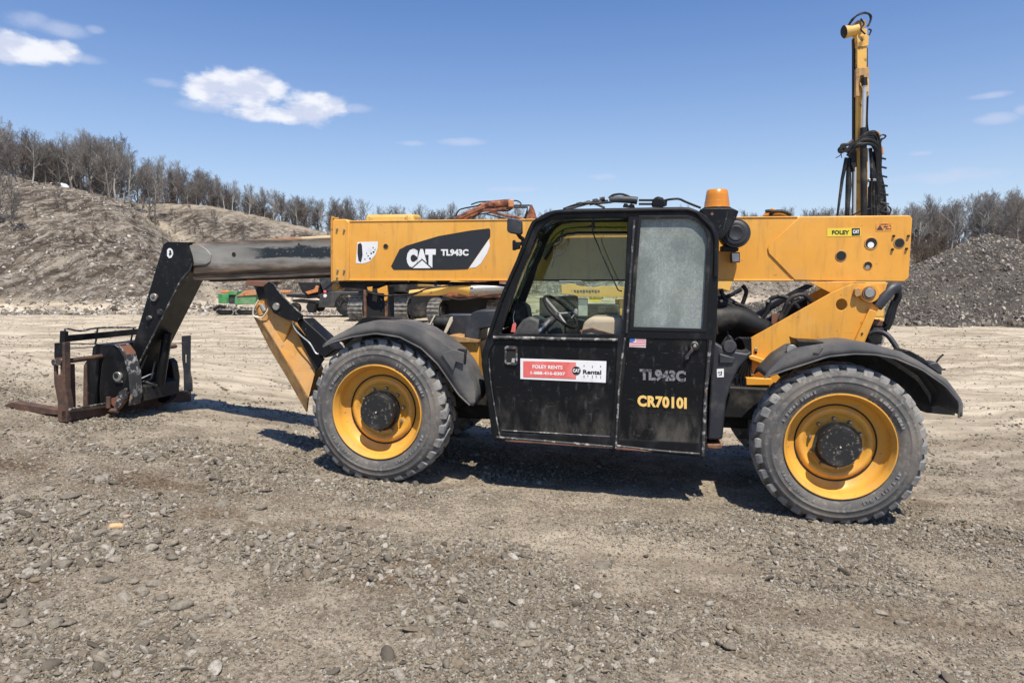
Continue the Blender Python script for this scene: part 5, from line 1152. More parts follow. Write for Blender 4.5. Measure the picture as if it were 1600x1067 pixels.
tubes('valve_hose', [[(1149 + i * 5, 531, .86 + .01 * i), (1156 + i * 4, 528, .84), (1163 + i * 2.4, 536, .84), (1165 + i * 2, 560, .85), (1152 + i * 5, 592, .87), (1149 + i * 5, 628, .88)] for i in range(5)] + [[(1150 + 7 * i, 590, .8), (1152 + 6 * i, 615, .82), (1149 + 8 * i, 655, .86)] for i in range(3)], .011, rubber_hose, root)
plate('bay_panel', [(1206, 490), (1219, 489), (1217, 506), (1205, 508)], 1.0, 1.02, rust_edge, root, .004)
mb = MB()
for (x, y) in ((1127, 470), (1150, 462), (1165, 491), (1178, 500), (1192, 503), (1186, 496), (1207, 487), (1218, 460), (1200, 470)): mb.lathe([(-.02, .0005), (-.02, .014), (0, .016)], p3(x, y, .96), n=8)
mb.build('fitting', chrome, root)
tank = plate('fuel_tank', [(1114, 540), (1118, 535), (1127, 541), (1136, 546), (1153, 550), (1166, 552), (1175, 549), (1172, 556), (1156, 574), (1143, 599), (1135, 626), (1129, 687), (1105, 687)], .22, .55, plastic, root, .02, seg=3)
plate('tank_recess', [(1124, 552), (1149, 559), (1146, 568), (1123, 568)], .20, .222, plastic, tank, .01)
MB().lathe([(-.06, .0005), (-.06, .05), (-.045, .062), (0, .066)], p3(1139, 541, .26), axis='y', n=20).build('tank_cap', plastic, tank)
plate('cap_guard', [(1127, 537), (1134, 527), (1141, 524), (1146, 530), (1152, 545), (1140, 551), (1130, 546)], .235, .26, plastic, tank, .006)
tubes('cap_loop', [[(1135, 533, .22), (1138, 524, .22), (1141, 532, .22), (1144, 540, .22)]], .006, rubber_hose, tank)
plate('tank_sticker', [(1120, 576.5), (1131, 576), (1131, 589), (1120.5, 589.5)], .2175, .22, white_print, tank, 0)
mb = MB()
for (x, y, w_, h_) in ((1122, 581, 3, 1.5), (1126, 580, 2, 4), (1123, 585, 5, 1)): mb.prism([p3(a, b_, .2175) for a, b_ in ((x, y), (x + w_, y), (x + w_, y + h_), (x, y + h_))], (0, -.002, 0))
mb.build('sticker_print', decal_black, tank, smooth=0)
plate('tank_step', [(1105, 694), (1129, 694), (1128, 701), (1118, 702), (1105, 700)], .22, .5, rust_brown, tank, .01)
# ---- front frame between boom and front fender
plate('frame_box', [(695, 527), (712, 524), (748, 533), (748, 600), (695, 580)], .55, .95, yellow, root, .012)
plate('frame_deck', [(693, 526), (706, 524), (748, 531), (748, 535), (700, 535)], .50, .96, worn_tan, root, .004)
plate('battery_box', [(725, 530), (727, 505), (738, 488), (746, 485), (775, 484), (770, 512), (750, 514), (748, 533)], .52, .92, plastic, root, .015, seg=3)
plate('front_tank', [(679, 495), (700, 491), (738, 491), (735, 528), (692, 520), (676, 505)], .80, 1.0, plastic, root, .01)
plate('hazard_rod', [(678, 493), (680.5, 492), (671, 512), (667, 513)], .74, .77, light_trim, root, .004)
plate('hazard_rod', [(703, 496), (706.5, 495), (707, 502), (695, 525), (690, 526)], .66, .69, light_trim, root, .004)
tubes('cross_tube', [([(680, 503, .82), (705, 505, .82)], .07)], .06, black_plain, root, 14, 1)
tw2 = plate('centre_post', [(569, 455), (604, 448), (604, 500), (569, 500)], 1.05, 1.30, dark_hole, root, .006)
plate('post_edge', [(568, 453), (572, 455), (572, 500), (568, 500)], 1.02, 1.05, rust_brown, tw2, .003); plate('post_edge', [(601, 448), (605, 447), (605, 501), (601, 501)], 1.02, 1.05, rust_brown, tw2, .003)
plate('post_bracket', [(589, 452), (596, 449), (604, 446), (606, 462), (604, 470), (600, 470), (600, 459), (590, 458)], .99, 1.02, yellow, tw2, .004)
plate('post_bracket', [(573, 449), (581, 448), (581, 456), (575, 454)], .99, 1.02, yellow, tw2, .004)
tubes('post_hose', [[(575, 456, 1.0), (590, 461, 1.0), (597, 470, 1.0)], [(572, 455, 1.0), (586, 460, .98), (610, 462, 1.0), (640, 460, 1.0), (660, 455, 1.0)]], .010, rubber_hose, root)
plate('amber_knob', [(519, 443), (532, 443), (531, 452), (523, 454), (517, 451)], 1.15, 1.3, yellow_dirty, root, .012)
plate('boom_bottom_box', [(528, 440), (600, 440), (600, 447), (575, 452), (532, 449)], 1.10, 1.38, black_plain, root, .01)
tubes('boom_hose', [[(600, 443, 1.2), (660, 442, 1.2), (740, 443, 1.2), (790, 446, 1.2)], [(680, 446, 1.1), (684, 441, 1.1), (700, 441, 1.1), (704, 446, 1.1)], [(640, 441, 1.3), (720, 444, 1.3), (780, 441, 1.3)]], .016, rubber_hose, root)

for _w in (w1, w2):
    _q = Vector((OX, OY, 0)) + UH * _w.location.x + VH * .05; print('wheel bottom', _w.location.z - .684, 'ground', H1(_q.x, _q.y), _q)
_q = Vector((OX, OY, 0)) + UH * p3(98, 659, VN).x + VH * VN; print('fork bottom', p3(98, 659, VN).z, 'ground', H1(_q.x, _q.y))
# ---- cab
VC0, VC1 = .10, .93
outer = [(769, 681.5), (756.5, 596), (752, 569), (753, 552), (762, 522), (773.5, 487), (785, 455), (806, 408), (825, 359), (833, 346), (844.5, 337), (854.5, 332), (866, 328.5), (885, 326.5), (1000, 324.5), (1064.5, 323.3), (1078, 324.5), (1089, 328.5), (1100, 335), (1109, 343.5), (1117, 354), (1122, 365), (1123.8, 378), (1122.5, 430), (1119.5, 524), (1106, 610), (1104, 700), (1102.5, 715), (1093, 714.5), (1030, 708.5), (960, 701.5), (773, 688)]
o_front = [(783, 519), (796, 480), (809.5, 441), (820, 412), (828, 396), (834, 380), (840, 365), (846, 356), (853, 349.5), (862, 344.5), (873, 341.8), (888, 340.5), (981, 340.3), (977, 430), (972.5, 522), (784, 522)]
o_rear = [(1001, 340), (1075, 339.5), (1085, 341.5), (1095, 348), (1103, 357), (1107, 367), (1108, 378), (1105, 430), (1099.5, 516), (988, 513), (993, 430)]
o_low = [(776, 530), (964, 535), (960, 610), (954, 682), (779, 676), (772, 640), (765.5, 598), (762, 570), (763, 555), (769, 540)]
o_low2 = [(981, 529), (1104, 531), (1097, 640), (1093, 692), (968, 686), (973, 610)]
fr = holed_plate('cab_frame', uz(outer, VC0), [uz(o_front, VC0), uz(o_rear, VC0), uz(o_low, VC0), uz(o_low2, VC0)], VC0, VC0 + .05, black, root, .009, 40)
hoop = outer[4:26]
tubes('frame_hoop', [([(x + (3.5 if x < 860 else (0 if x < 1090 else -5)), y + (0 if x < 840 else 4.5 if x < 1110 else 2), VC0 - .004) for x, y in outer[4:24]], .020)], .02, black, fr, 10, 2)
tubes('frame_edge', [([(x + 1.2, y, VC0 - .002) for x, y in ((975, 528), (966.5, 600), (961, 700))], .010), ([(1110, 532, VC0), (1103, 610, VC0), (1098, 712, VC0)], .016), ([(771, 527, VC0 - .005), (965, 531.5, VC0 - .005)], .016), ([(991, 344, VC0 - .004), (985, 430, VC0 - .004), (979, 520, VC0 - .004)], .012)], .01, worn_black, fr, 8, 2)
tubes('lower_edge', [([(764, 560, VC0 - .002), (767, 600, VC0 - .002), (776, 655, VC0 - .002), (781, 682, VC0 - .002)], .007), ([(776, 683, VC0 - .004), (862, 690, VC0 - .004), (957, 698, VC0 - .004)], .012), ([(962, 696, VC0 - .004), (1030, 704, VC0 - .004), (1093, 709, VC0 - .004)], .010)], .01, worn_black, fr, 8, 3)
plate('sill_wear', [(789, 687.2), (850, 689), (957, 697), (957, 700.8), (850, 693.5), (790, 689.6)], VC0 - .012, VC0, rust_edge, fr, .003)
plate('sill_wear', [(963, 698), (990, 701), (1020, 706), (963, 702)], VC0 - .012, VC0, rust_edge, fr, .003)
# lower doors
d1 = plate('door', [(776, 530), (966, 535), (961, 612), (955, 684), (778, 678), (771, 640), (764.5, 598), (761, 570), (762, 555), (768, 540)], VC0 + .014, VC0 + .045, black_door, root, .004)
d2 = plate('door', [(980, 528), (1105, 530), (1098, 640), (1094, 693), (967, 687), (972, 610)], VC0 + .010, VC0 + .045, black_door, root, .004)
tubes('door_seam', [([(784, 672, VC0 + .010), (870, 677, VC0 + .010), (953, 682, VC0 + .010)], .006)], .006, worn_black, d1, 6, 1)
# recessed pull and latch
rp = uz([(788.5, 543), (791, 540.5), (806, 541), (808.5, 544), (808.5, 568), (806, 571), (790, 569.5), (787.5, 566)], VC0)
rp_in = uz([(791.5, 545), (805.5, 545.5), (805.5, 567.5), (791, 566.5)], VC0)
holed_plate('handle_frame', rp, [rp_in], VC0 - .004, VC0 + .016, worn_black, d1, .004)
plate('handle_recess', [(791.5, 545), (805.5, 545.5), (805.5, 567.5), (791, 566.5)], VC0 + .008, VC0 + .016, dark_hole, d1, 0)
plate('handle_latch', [(800, 560), (804, 560), (804, 567), (799, 566)], VC0 + .0, VC0 + .010, silver, d1, .001)
plate('door_slot', [(898, 664), (901, 664), (901, 679), (898, 679)], VC0 + .010, VC0 + .014, dark_hole, d1, 0)
disc('lock', 1085, 540, VC0 + .010, .048, .022, black, d2, 28); disc('lock_ring', 1085, 540, VC0 - .010, .036, .008, worn_black, d2, 24, ring=.026)
disc('lock_core', 1085.5, 540.5, VC0 - .012, .016, .010, chrome, d2, 16)
plate('door_handle', [(1080, 545), (1084, 548), (1077, 556), (1075.5, 561.5), (1070.5, 563), (1070, 557), (1075, 551)], VC0 - .03, VC0 - .014, worn_black, d2, .005)
tubes('door_crease', [[(997, 643, VC0 + .010), (1035, 646, VC0 + .010), (1085, 647, VC0 + .010)]], .003, black_door, d2, 6, 1)
# lettering on the doors
sg = plate('rental_sign', [(813, 560), (947.5, 564.5), (946.5, 598), (813, 592)], VC0 + .009, VC0 + .014, white_m, d1, .001)
plate('sign_panel', [(817.5, 564), (900, 566), (900, 592), (817.5, 589)], VC0 + .0065, VC0 + .009, red_print, sg, 0)
txt('lettering', 'FOLEY RENTS', 832, 879, 570, 575.5, VC0 + .0065, white_print, sg, bold=.03, dy=1.4)
txt('lettering', '1-888-416-8307', 829, 883, 580, 585, VC0 + .0065, white_print, sg, bold=.03, dy=1.6)
disc('sign_disc', 900.5, 579, VC0 + .007, .040, .003, decal_black, sg, 28)
txt('lettering', 'CAT', 895, 906, 576, 581.5, VC0 + .0035, white_print, sg, bold=.04, dy=.3)
txt('lettering', 'Rental', 911, 939.5, 577.5, 584, VC0 + .0085, decal_black, sg, bold=.03, dy=1)
mb = MB()
for (x, y0_, y1_) in ((912, 570, 573), (925, 571, 575), (938, 571, 574), (912, 586, 590), (918, 586, 589), (925, 586.5, 591.5), (931, 586.5, 590), (938, 587, 591.5)): mb.prism([p3(a, b_, VC0 + .009) for a, b_ in ((x, y0_), (x + 1.2, y0_), (x + 1.2, y1_), (x, y1_))], (0, -.001, 0))
mb.build('small_print', stencil_grey, sg, smooth=0)
fl = plate('flag_decal', [(984, 528.5), (1009.5, 528.2), (1009, 543), (983.5, 542)], VC0 + .0075, VC0 + .010, white_print, d2, 0)
plate('flag_canton', [(984, 528.8), (991, 528.6), (993, 532), (987.5, 535), (983.8, 535)], VC0 + .0060, VC0 + .0075, flag_blue, fl, 0)
mb = MB()
for i in range(5): y = 529.6 + i * 2.6; x0 = 994 if i < 2 else 984.3; mb.prism([p3(a, b_, VC0 + .0075) for a, b_ in ((x0, y), (1009, y - .1), (1009, y + 1.2), (x0, y + 1.3))], (0, -.0012, 0))
mb.build('flag_stripe', flag_red, fl, smooth=0)
txt('stencil_lettering', 'TL943C', 999.5, 1071.5, 576, 594, VC0 + .008, stencil_grey, d2, bold=.055, dy=3.2, space=1.03)
txt('stencil_lettering', 'CR7010I', 996, 1073, 617, 635, VC0 + .008, stencil_yellow, d2, bold=.05, dy=4.0, space=1.08)
# glass
def glass(name, tint, mixf, rough, dirty=None, tlf=.3):
    m = bpy.data.materials.new(name); m.use_nodes = True; t = NT(m.node_tree); t.n.clear()
    tr = t.node('ShaderNodeBsdfTransparent'); tr.inputs[0].default_value = (*tint, 1)
    gl = t.node('ShaderNodeBsdfGlossy'); gl.inputs['Roughness'].default_value = rough; gl.inputs['Color'].default_value = (1, 1, 1, 1)
    fz = t.node('ShaderNodeFresnel'); fz.inputs[0].default_value = 1.5
    mx = t.node('ShaderNodeMixShader'); t.l.new(t.math('MULTIPLY', fz.outputs[0], mixf), mx.inputs[0]); t.l.new(tr.outputs[0], mx.inputs[1]); t.l.new(gl.outputs[0], mx.inputs[2])
    out = mx.outputs[0]
    if dirty:
        oc = t.node('ShaderNodeTexCoord').outputs['Object']
        df = t.node('ShaderNodeBsdfDiffuse'); tl = t.node('ShaderNodeBsdfTranslucent'); ms = t.node('ShaderNodeMixShader'); ms.inputs[0].default_value = tlf; big = t.noise(t.scalev(oc, (1, 1, .8)), 2.6, 6, .6); fine = t.noise(oc, 58, 10, .72, .6); scr = t.noise(t.scalev(oc, (1.0, 1, .22)), 34, 7, .7, 1.0)
        col = t.mix(t.step(fine, .30, .70), dirty[0], dirty[1]); col = t.mix(t.math('MULTIPLY', t.step(t.noise(t.scalev(oc, (.8, 1, .6)), 2.6, 6, .6), .42, .60), .8), col, dirty[2]); col = t.mix(t.math('MULTIPLY', t.step(t.noise(t.scalev(oc, (2.2, 1, .5)), 16, 9, .75, 1.5), .56, .66), .55), col, (.62, .66, .63)); t.put(df.inputs[0], col); t.put(tl.inputs[0], col); t.l.new(df.outputs[0], ms.inputs[1]); t.l.new(tl.outputs[0], ms.inputs[2])
        f = t.math('MULTIPLY', t.math('ADD', t.math('MULTIPLY', t.step(fine, .35, .65), .35), t.math('ADD', t.math('MULTIPLY', t.step(big, .3, .7), .35), t.math('MULTIPLY', t.step(scr, .5, .7), .3))), dirty[3], clamp=True)
        f = t.math('ADD', f, dirty[4], clamp=True)
        m2 = t.node('ShaderNodeMixShader'); t.l.new(f, m2.inputs[0]); t.l.new(out, m2.inputs[1]); t.l.new(ms.outputs[0], m2.inputs[2]); out = m2.outputs[0]
    o = t.node('ShaderNodeOutputMaterial'); t.l.new(out, o.inputs[0]); return m
g_clear = glass('tinted_glass', (.80, .90, .84), 1.0, .02, ((.25, .3, .26), (.35, .4, .36), (.3, .34, .3), .10, .01))
g_far = glass('far_tinted_glass', (.80, .90, .80), .9, .03, ((.20, .26, .22), (.34, .40, .35), (.28, .32, .28), .10, .01))
g_roof = glass('roof_glass', (.60, .74, .66), 1.0, .05, ((.26, .36, .31), (.36, .46, .40), (.30, .40, .35), .35, .35), tlf=.7)
g_dirty = glass('dusty_scratched_glass', (.6, .7, .65), 1.0, .15, ((.34, .38, .355), (.44, .48, .455), (.23, .27, .25), .40, .55), tlf=.1)
def pane(name, pts, v, m, parent=root, th=.006):
    L = [(p.x, v, p.z) for p in (p3(a, b_, v) for a, b_ in pts)]
    return MB().prism(L, (0, th, 0)).build(name, m, parent, smooth=0)
pane('window', [(x, y) for x, y in o_rear], VC0 + .03, g_dirty)
rw = [(998, 337), (1078, 336.5), (1090, 340), (1100, 348), (1109, 361), (1111, 375), (1108, 430), (1103, 519), (984, 516), (989, 430)]
holed_plate('window_seal', uz(rw, VC0), [uz([(1002, 342), (1075, 341.5), (1085, 344), (1093, 350), (1101, 359), (1105, 370), (1105.5, 380), (1102.5, 430), (1098, 513.5), (990, 510.5), (995, 430)], VC0)], VC0 - .006, VC0 + .008, rubber_hose, root, .003)
# far side frame (same outline, moved across), its glass, windscreen, roof
U = uz(outer, VC0); Fr = uz(o_front, VC0); Rr = uz(o_rear, VC0)
def shrink(L, du0, dz0): return L
zb = p3(970, 519, VC0).z
ff_hole = uz([(790, 500), (797, 480), (812, 441), (820, 412), (828, 396), (834, 379), (840, 364), (846, 354), (854, 345), (864, 339), (885, 336), (981, 335.5), (977, 430), (974, 500)], VC0)
rr_hole = uz([(1003, 349), (1075, 349), (1095, 362), (1100, 380), (1096, 500), (995, 500)], VC0)
ch = uz(outer, VC0)
fs_ = holed_plate('far_cab_frame', ch, [ff_hole, rr_hole], VC1 - .05, VC1, black_plain, root, .008, 40)
MB().prism([(x, VC1 - .03, z) for x, z in ff_hole], (0, .006, 0)).build('far_window', g_far, root, smooth=0)
MB().prism([(x, VC1 - .03, z) for x, z in rr_hole], (0, .006, 0)).build('far_window', g_far, root, smooth=0)
band = uz([(828, 396), (834, 379), (840, 364), (846, 354), (854, 345), (864, 339), (885, 336), (981, 335.5), (981, 354), (890, 354.5), (872, 357), (858, 364), (848, 375), (842, 388), (834, 402)], VC0)
MB().prism([(x, VC1 - .045, z) for x, z in band], (0, .006, 0)).build('upper_glass', g_roof, root, smooth=0)
MB().tube([Vector((x, VC1 - .05, z)) for x, z in band[8:]], .013, 8).build('window_bar', black_plain, root)
MB().tube([Vector((x, VC1 - .055, z - .018)) for x, z in band[8:13]], .008, 6).build('lit_edge_line', light_trim, root)  # pale tube painting the lit edge of the far header
MB().tube([Vector((x, VC1 - .05, z)) for x, z in uz([(975, 345), (890, 345), (868, 348), (853, 357), (843, 370)], VC0)], .006, 6).build('glass_seal', black_plain, root)
MB().tube([p3(848, 438, .9), p3(985, 438, .9)], .008, 6).build('window_rail', black_plain, root)
# windscreen between the two slanted pillars, curving into the roof
def strip(name, pts, m, v0=VC0 + .05, v1=VC1 - .05, th=.008, inset=0):
    A_ = [p3(x, y, VC0) for x, y in pts]; g_ = MB().grid([[Vector((a.x, v0, a.z)) for a in A_], [Vector((a.x, v1, a.z)) for a in A_]]).build(name, m, root, smooth=60)
    md = g_.modifiers.new('s', 'SOLIDIFY'); md.thickness = th; md.offset = 0; return g_
strip('windscreen', [(772, 517), (785, 480), (797, 450), (812, 412), (826, 380), (833, 362)], g_clear)
strip('windscreen_header', [(831, 366), (835, 358)], black_plain, th=.03)
strip('roof_window', [(835, 358), (846, 345), (858, 338), (873, 334), (895, 332.5), (985, 331)], g_clear)
strip('roof_rear', [(985, 331), (1065, 330), (1085, 333), (1100, 342), (1113, 358), (1117, 372)], black_plain, th=.03)
strip('rear_wall_upper', [(1117, 372), (1117, 395), (1116, 410)], black_plain, th=.02)
strip('rear_glass', [(1116, 410), (1112, 500)], g_far)
strip('rear_wall', [(1112, 500), (1106, 560), (1098, 705)], black_plain, th=.02)
strip('cab_floor', [(780, 676), (1096, 700)], black_plain, th=.03)
strip('front_wall', [(772, 520), (758, 560), (764, 600), (778, 680)], black_plain, th=.02)
for v_ in (.36, .62):
    A_ = [p3(x, y, VC0) for x, y in ((850, 344), (862, 338.5), (880, 335), (985, 333))]
    MB().tube([Vector((a.x, v_, a.z - .01)) for a in A_], .010, 6).build('roof_rib', black_plain, root)
# interior
sw_c = p3(876, 487, .38)
def torus(name, c, nrm, R_, r_, m, parent=root):
    nrm = Vector(nrm).normalized(); u = nrm.orthogonal().normalized(); w_ = nrm.cross(u)
    return MB().tube([c + (u * math.cos(k * math.pi / 16) + w_ * math.sin(k * math.pi / 16)) * R_ for k in range(33)], r_, 8, cap=False).build(name, m, parent, smooth=70)
sn = (-.62, -.14, .77)
sn = Vector((.68, -.22, .70))
stw = torus('steering_wheel', sw_c, sn, .205, .015, rubber_hose)
mb = MB(); u_ = sn.normalized().orthogonal().normalized(); w_ = sn.normalized().cross(u_)
for k in range(3): a = k * 2.094 + .5; mb.tube([sw_c - sn.normalized() * .03, sw_c + (u_ * math.cos(a) + w_ * math.sin(a)) * .2], .012, 6)
mb.build('wheel_spoke', silver, stw)
kb = sw_c + Vector((.10, -.05, .06)); MB().lathe([(-.03, .0005), (-.025, .016), (0, .024), (.025, .016), (.03, .0005)], p3(900, 487, .40), axis='z', n=16).tube([p3(900, 488, .40), p3(893, 497, .40)], .008, 6).build('steering_knob', steel, stw)
MB().tube([sw_c - sn.normalized() * .02, p3(842, 520, .40), p3(835, 560, .42)], [.03, .045, .06], 12).build('steering_column', dash_m, root)
MB().tube([p3(860, 500, .34), p3(843, 518, .32)], .018, 8).build('control_lever', steel, root)
plate('dashboard', [(786, 560), (800, 522), (816, 500), (828, 494), (842, 500), (850, 515), (856, 560)], .40, .86, dash_m, root, .03, seg=4)
plate('dash_hood', [(795, 510), (800, 480), (808, 470), (822, 478), (826, 500), (812, 515)], .55, .85, rubber_hose, root, .03, seg=3)
plate('side_trim', [(845, 500), (870, 492), (880, 510), (880, 560), (845, 560)], .70, .88, dash_m, root, .02)
tag_ = plate('pull_tag', [(801, 506), (805, 504), (806.5, 507), (805, 519), (798, 519)], .30, .304, red_print, root, .001); tubes('tag_string', [[(803, 505, .30), (802, 495, .30), (804, 486, .30)]], .003, silver, tag_)
st_ = plate('seat', [(905, 528), (912, 505), (918, 497), (930, 495), (975, 496), (978, 560), (900, 560)], .30, .78, beige, root, .05, seg=5, smooth=60)
plate('seat_back', [(965, 560), (978, 420), (985, 400), (1010, 400), (1015, 560)], .32, .76, beige, st_, .05, seg=5, smooth=60)
plate('seat_seam', [(906, 516), (925, 512), (960, 522), (960, 524), (925, 515), (906, 519)], .285, .31, rust_brown, st_, .002)
plate('console', [(880, 560), (884, 500), (905, 497), (918, 500), (918, 560)], .78, .88, rubber_hose, root, .02)
tubes('cord', [[(927.5, 341, .22), (925.5, 349, .22), (928, 356, .22), (926, 362, .22), (935, 385, .22), (948, 415, .22), (962, 445, .22), (966, 453, .22), (972, 455, .22)]], .006, rubber_hose, root)
plate('cord_clip', [(915, 354), (924, 351), (929, 346), (930, 356), (924, 355)], .2, .24, rubber_hose, root, .003)
tubes('door_strut', [[(861, 381, .6), (873, 376, .6), (877, 366, .6), (881, 360, .6)], [(860, 384, .6), (872, 383, .6), (878, 374, .6), (879, 364, .6)]], .006, black_plain, root)
tubes('wiper', [[(866, 390, .88), (864, 402, .88), (862, 417, .88)], [(866, 400, .88), (878, 396, .88), (886, 384, .88)], [(874, 439.5, .86), (908, 439.5, .86)]], .006, silver, root, sm=3)
# mirror, beacon, horn, roof clutter
mr = plate('mirror', [(792, 343), (795, 340.5), (810, 342), (814.5, 346), (815, 364), (812, 367), (795, 364), (792, 360)], .02, .10, plastic, root, .014, seg=3)
tubes('mirror_arm', [([(809, 365, .07), (813, 371, .09), (817, 374, .11), (816, 384, .11)], .018), ([(812, 385, .09), (803, 386, .08)], .012)], .012, black, mr)
plate('mirror_bracket', [(800.5, 376), (804, 375), (806, 378), (813, 378), (812, 389), (806, 390), (804, 391.5), (800.5, 391)], .05, .09, black, mr, .004)
VBE = .50
cb_ = p3(1120, 324.5, VBE); rb_ = (p3(1141, 323, VBE).x - p3(1099.5, 323, VBE).x) / 2; hb_ = p3(1120, 296, VBE).z - p3(1120, 324, VBE).z
bc = MB().lathe([(0, rb_), (hb_ * .06, rb_ * .97), (hb_ * .35, rb_ * .93), (hb_ * .36, rb_ * .91), (hb_ * .65, rb_ * .86), (hb_ * .93, rb_ * .80), (hb_ * .985, rb_ * .72), (hb_, rb_ * .5), (hb_, .001)], cb_, axis='z', n=40).build('beacon', amber, root, smooth=40)
MB().lathe([(-.03, rb_ * 1.12), (-.005, rb_ * 1.10), (0, rb_ * 1.0)], cb_, axis='z', n=40, cap=True).build('beacon_base', black, bc)
bb = plate('beacon_bracket', [(1094, 327), (1103, 325), (1144, 325), (1154.5, 330), (1150, 342), (1137, 364), (1128, 374), (1120, 372), (1112, 356)], .36, .64, black, root, .008)
tubes('bracket_seam', [[(1137, 331, .36), (1133, 348, .36), (1130, 360, .36)]], .004, worn_black, bb)
disc('bracket_hole', 1112.5, 335, .36, .014, .004, rust_edge, bb, 14)
hc_ = p3(1150, 364.5, .62)
al = MB().lathe([(0, .0005), (0, .045), (-.006, .055), (-.006, .068), (.0, .075), (-.002, .085), (.004, .112), (.010, .118), (.010, .128), (.022, .136), (.26, .136), (.28, .12), (.28, .001)], hc_, n=48).build('air_cleaner', plastic, root, smooth=35)
plate('cleaner_bracket', [(1128, 384), (1155, 388), (1153, 393), (1128, 392)], .66, .86, black_plain, al, .006)
wl = plate('work_lamp', [(1142, 394), (1156, 394), (1156.5, 410), (1143, 410.5)], .86, .98, rust_brown, root, .006); plate('lamp_lens', [(1143.5, 395.5), (1154.5, 395.5), (1155, 408.5), (1144.5, 409)], .852, .86, white_m, wl, .002)
zr_ = lambda x, y: (x, y, .5)
mt_ = tubes('wiper_motor', [([(952, 313, .45), (962, 311.5, .45), (985, 312.5, .45), (996, 314, .45)], [.03, .042, .042, .036])], .04, plastic, root, 14, 2)
tubes('roof_hose', [[(880, 327, .4), (900, 320, .4), (920, 316.5, .42), (950, 314, .45)], [(880, 327, .5), (905, 322, .5), (925, 318, .5), (945, 325, .5)], [(884, 327, .3), (902, 323, .35), (912, 317.5, .4), (932, 318, .4), (955, 316, .42)], [(951, 310, .45), (958, 305, .45), (970, 303.5, .45), (980, 306, .45), (988, 310.5, .45)],
   [(998, 313, .5), (1020, 313, .5), (1026, 312, .5)], [(998, 319, .5), (1025, 319, .5)], [(1037, 314, .5), (1045, 312, .5), (1060, 311, .5), (1070, 315, .5), (1082, 320, .5), (1095, 325, .5)], [(1040, 322, .5), (1041, 314, .5)], [(1020, 323, .48), (1021, 314, .48), (1028, 309, .48), (1036, 313, .48), (1038, 323, .48)],
   [(1027, 323, .5), (1030, 312, .5), (1035, 311, .5), (1036, 320, .5)]], .011, rubber_hose, root)
plate('roof_bracket', [(973, 323), (975, 318), (980, 318), (982, 321), (986, 318), (991, 320), (992, 324)], .42, .5, black, root, .003)
plate('roof_block', [(1019, 323), (1020, 312), (1030, 309), (1036, 313), (1037, 323)], .45, .52, black, root, .006)
mb = MB()
for (x, y) in ((905, 318.5), (918, 316), (930, 313), (941, 310), (936, 314), (925, 317)): mb.tube([p3(x - 4, y + 1.5, .42), p3(x + 4, y, .42)], .019, 8)
mb.build('hose_fitting', worn_black, root)
plate('boom_top_fitting', [(1193, 338), (1199, 330), (1206, 324.5), (1213, 327), (1224, 332), (1232, 337.5)], 1.15, 1.3, yellow_dirty, root, .01)
tubes('top_hose', [[(1203, 337, 1.12), (1210, 331, 1.12), (1224, 331, 1.12), (1236, 337, 1.12)], [(1196, 331, 1.1), (1200, 330, 1.1), (1208, 331, 1.1)]], .018, rubber_hose, root)
plate('boom_top_cover', [(616, 345.5), (622, 341.5), (650, 339), (684, 339.5), (691, 344), (691, 346)], 1.12, 1.36, yellow, root, .01) if False else None
# ------------------------------------------------------------------ single stones and far car
def cobble(px, py, r, seed, label, m=cobble_m, flat=.55, group=None, rz=0, asp=1.0):
    d = ray(px, py); Yv = 4.0
    for _ in range(30): q = at(px, py, Yv); zz = H1(q.x, q.y); Yv += (q.z - zz) * 2.2 if abs(q.z - zz) > .0005 else 0
    me = stone_mesh('cobble_mesh', seed, 3, .75, flat); me.materials.append(m); rr = r / F * Yv
    o = bpy.data.objects.new('cobble', me); COL.objects.link(o); o.location = (q.x, q.y, zz + rr * .12); o.scale = (rr * asp, rr, rr); o.rotation_euler = (random.uniform(-.15, .15), random.uniform(-.15, .15), rz)
    return tag(o, label, 'stone', group)
cobble(181, 824, 10, 1, 'smooth orange-tan cobble, the only coloured stone, lying at the left', orange_stone_m, .6, rz=.3)
cobble(198, 809, 7, 2, 'small pinkish tan cobble just above and right of the orange one', mat('pink_stone', (.36, .25, .18), .85), .6)
cobble(314, 968, 12, 3, 'round pale cobble alone near the bottom edge, left of centre', cobble_m, .75, rz=1)
cobble(284, 947, 16, 4, 'broad flat grey cobble just left of the round pale one', cobble_m, .5, rz=.4)
cobble(165, 907, 14, 5, 'dark flat cobble in the line of stones below the orange one', cobble_m, .5, rz=.1)
cobble(183, 835, 11, 6, 'grey cobble directly below the orange one', cobble_m, .55)
cobble(158, 834, 12, 7, 'flat grey cobble below and left of the orange one', cobble_m, .5)
cobble(778, 978, 15, 8, 'largest cobble at the bottom middle of the gravel', cobble_m, .6)
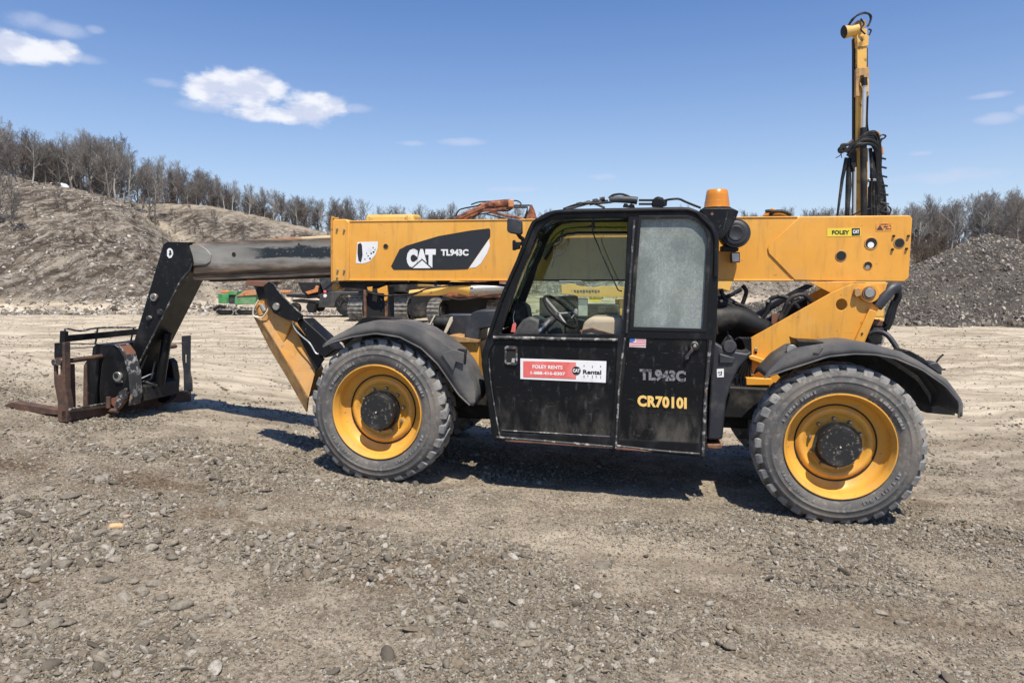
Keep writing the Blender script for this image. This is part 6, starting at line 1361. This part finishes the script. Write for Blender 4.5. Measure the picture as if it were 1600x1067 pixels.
cobble(942, 884, 15, 9, 'long pale stone lying alone right of the centre foreground', cobble_m, .4, rz=-.1)
cobble(690, 951, 8, 10, 'rounded pale cobble among gravel left of the bottom middle', cobble_m, .7)
cobble(625, 952, 10, 11, 'rounded pale cobble furthest left of the bottom-middle group', cobble_m, .7)
cobble(30, 975, 16, 12, 'broad cobble in the bottom left corner', cobble_m, .5)
for i, (px, py, r) in enumerate(((70, 945, 13), (88, 975, 14), (108, 974, 11), (66, 960, 9), (193, 935, 14), (240, 912, 12), (255, 935, 12), (222, 926, 13), (208, 909, 9), (100, 883, 13), (112, 777, 12), (75, 765, 9), (20, 781, 13), (45, 800, 10), (140, 792, 9), (295, 892, 10), (305, 878, 10), (318, 885, 8), (235, 860, 12), (270, 872, 10), (180, 875, 10), (410, 840, 9), (428, 840, 9), (440, 843, 8), (347, 790, 12), (405, 795, 9), (490, 818, 10), (135, 872, 11), (228, 975, 9), (95, 800, 9), (830, 977, 9), (610, 973, 8), (720, 925, 8), (775, 927, 8), (708, 907, 8), (1375, 957, 9), (1407, 975, 8), (1265, 888, 6), (1083, 980, 8), (1540, 930, 9))):
    cobble(px, py, r, 40 + i, 'grey-brown cobble half sunk in the foreground gravel', cobble_m, random.uniform(.45, .65), 'cobbles in the foreground gravel', random.uniform(0, 3), random.uniform(.95, 1.25))
cx_ = at(86, 287, 106); ce = empty('parked_car', 'tiny white car far off between the tree trunks on the left ridge', 'car', (cx_.x, 106, H1(cx_.x, 106) - .35))
MB().prism([(-1.9, 0, .35), (-1.9, 0, .85), (-1.1, 0, .95), (-.7, 0, 1.45), (.7, 0, 1.45), (1.2, 0, .95), (1.9, 0, .85), (1.9, 0, .35)], (0, 1.6, 0)).build('body', white_m, ce, bevel=.06)
MB().prism([(-.95, -.01, .98), (-.62, -.01, 1.38), (.62, -.01, 1.38), (1.0, -.01, .98)], (0, .02, 0)).build('window', dark_hole, ce)
for x in (-1.2, 1.2): MB().lathe([(-.02, .05), (-.02, .3), (0, .33), (.2, .33)], (x, 0, .33), n=18).build('wheel', rubber_hose, ce)
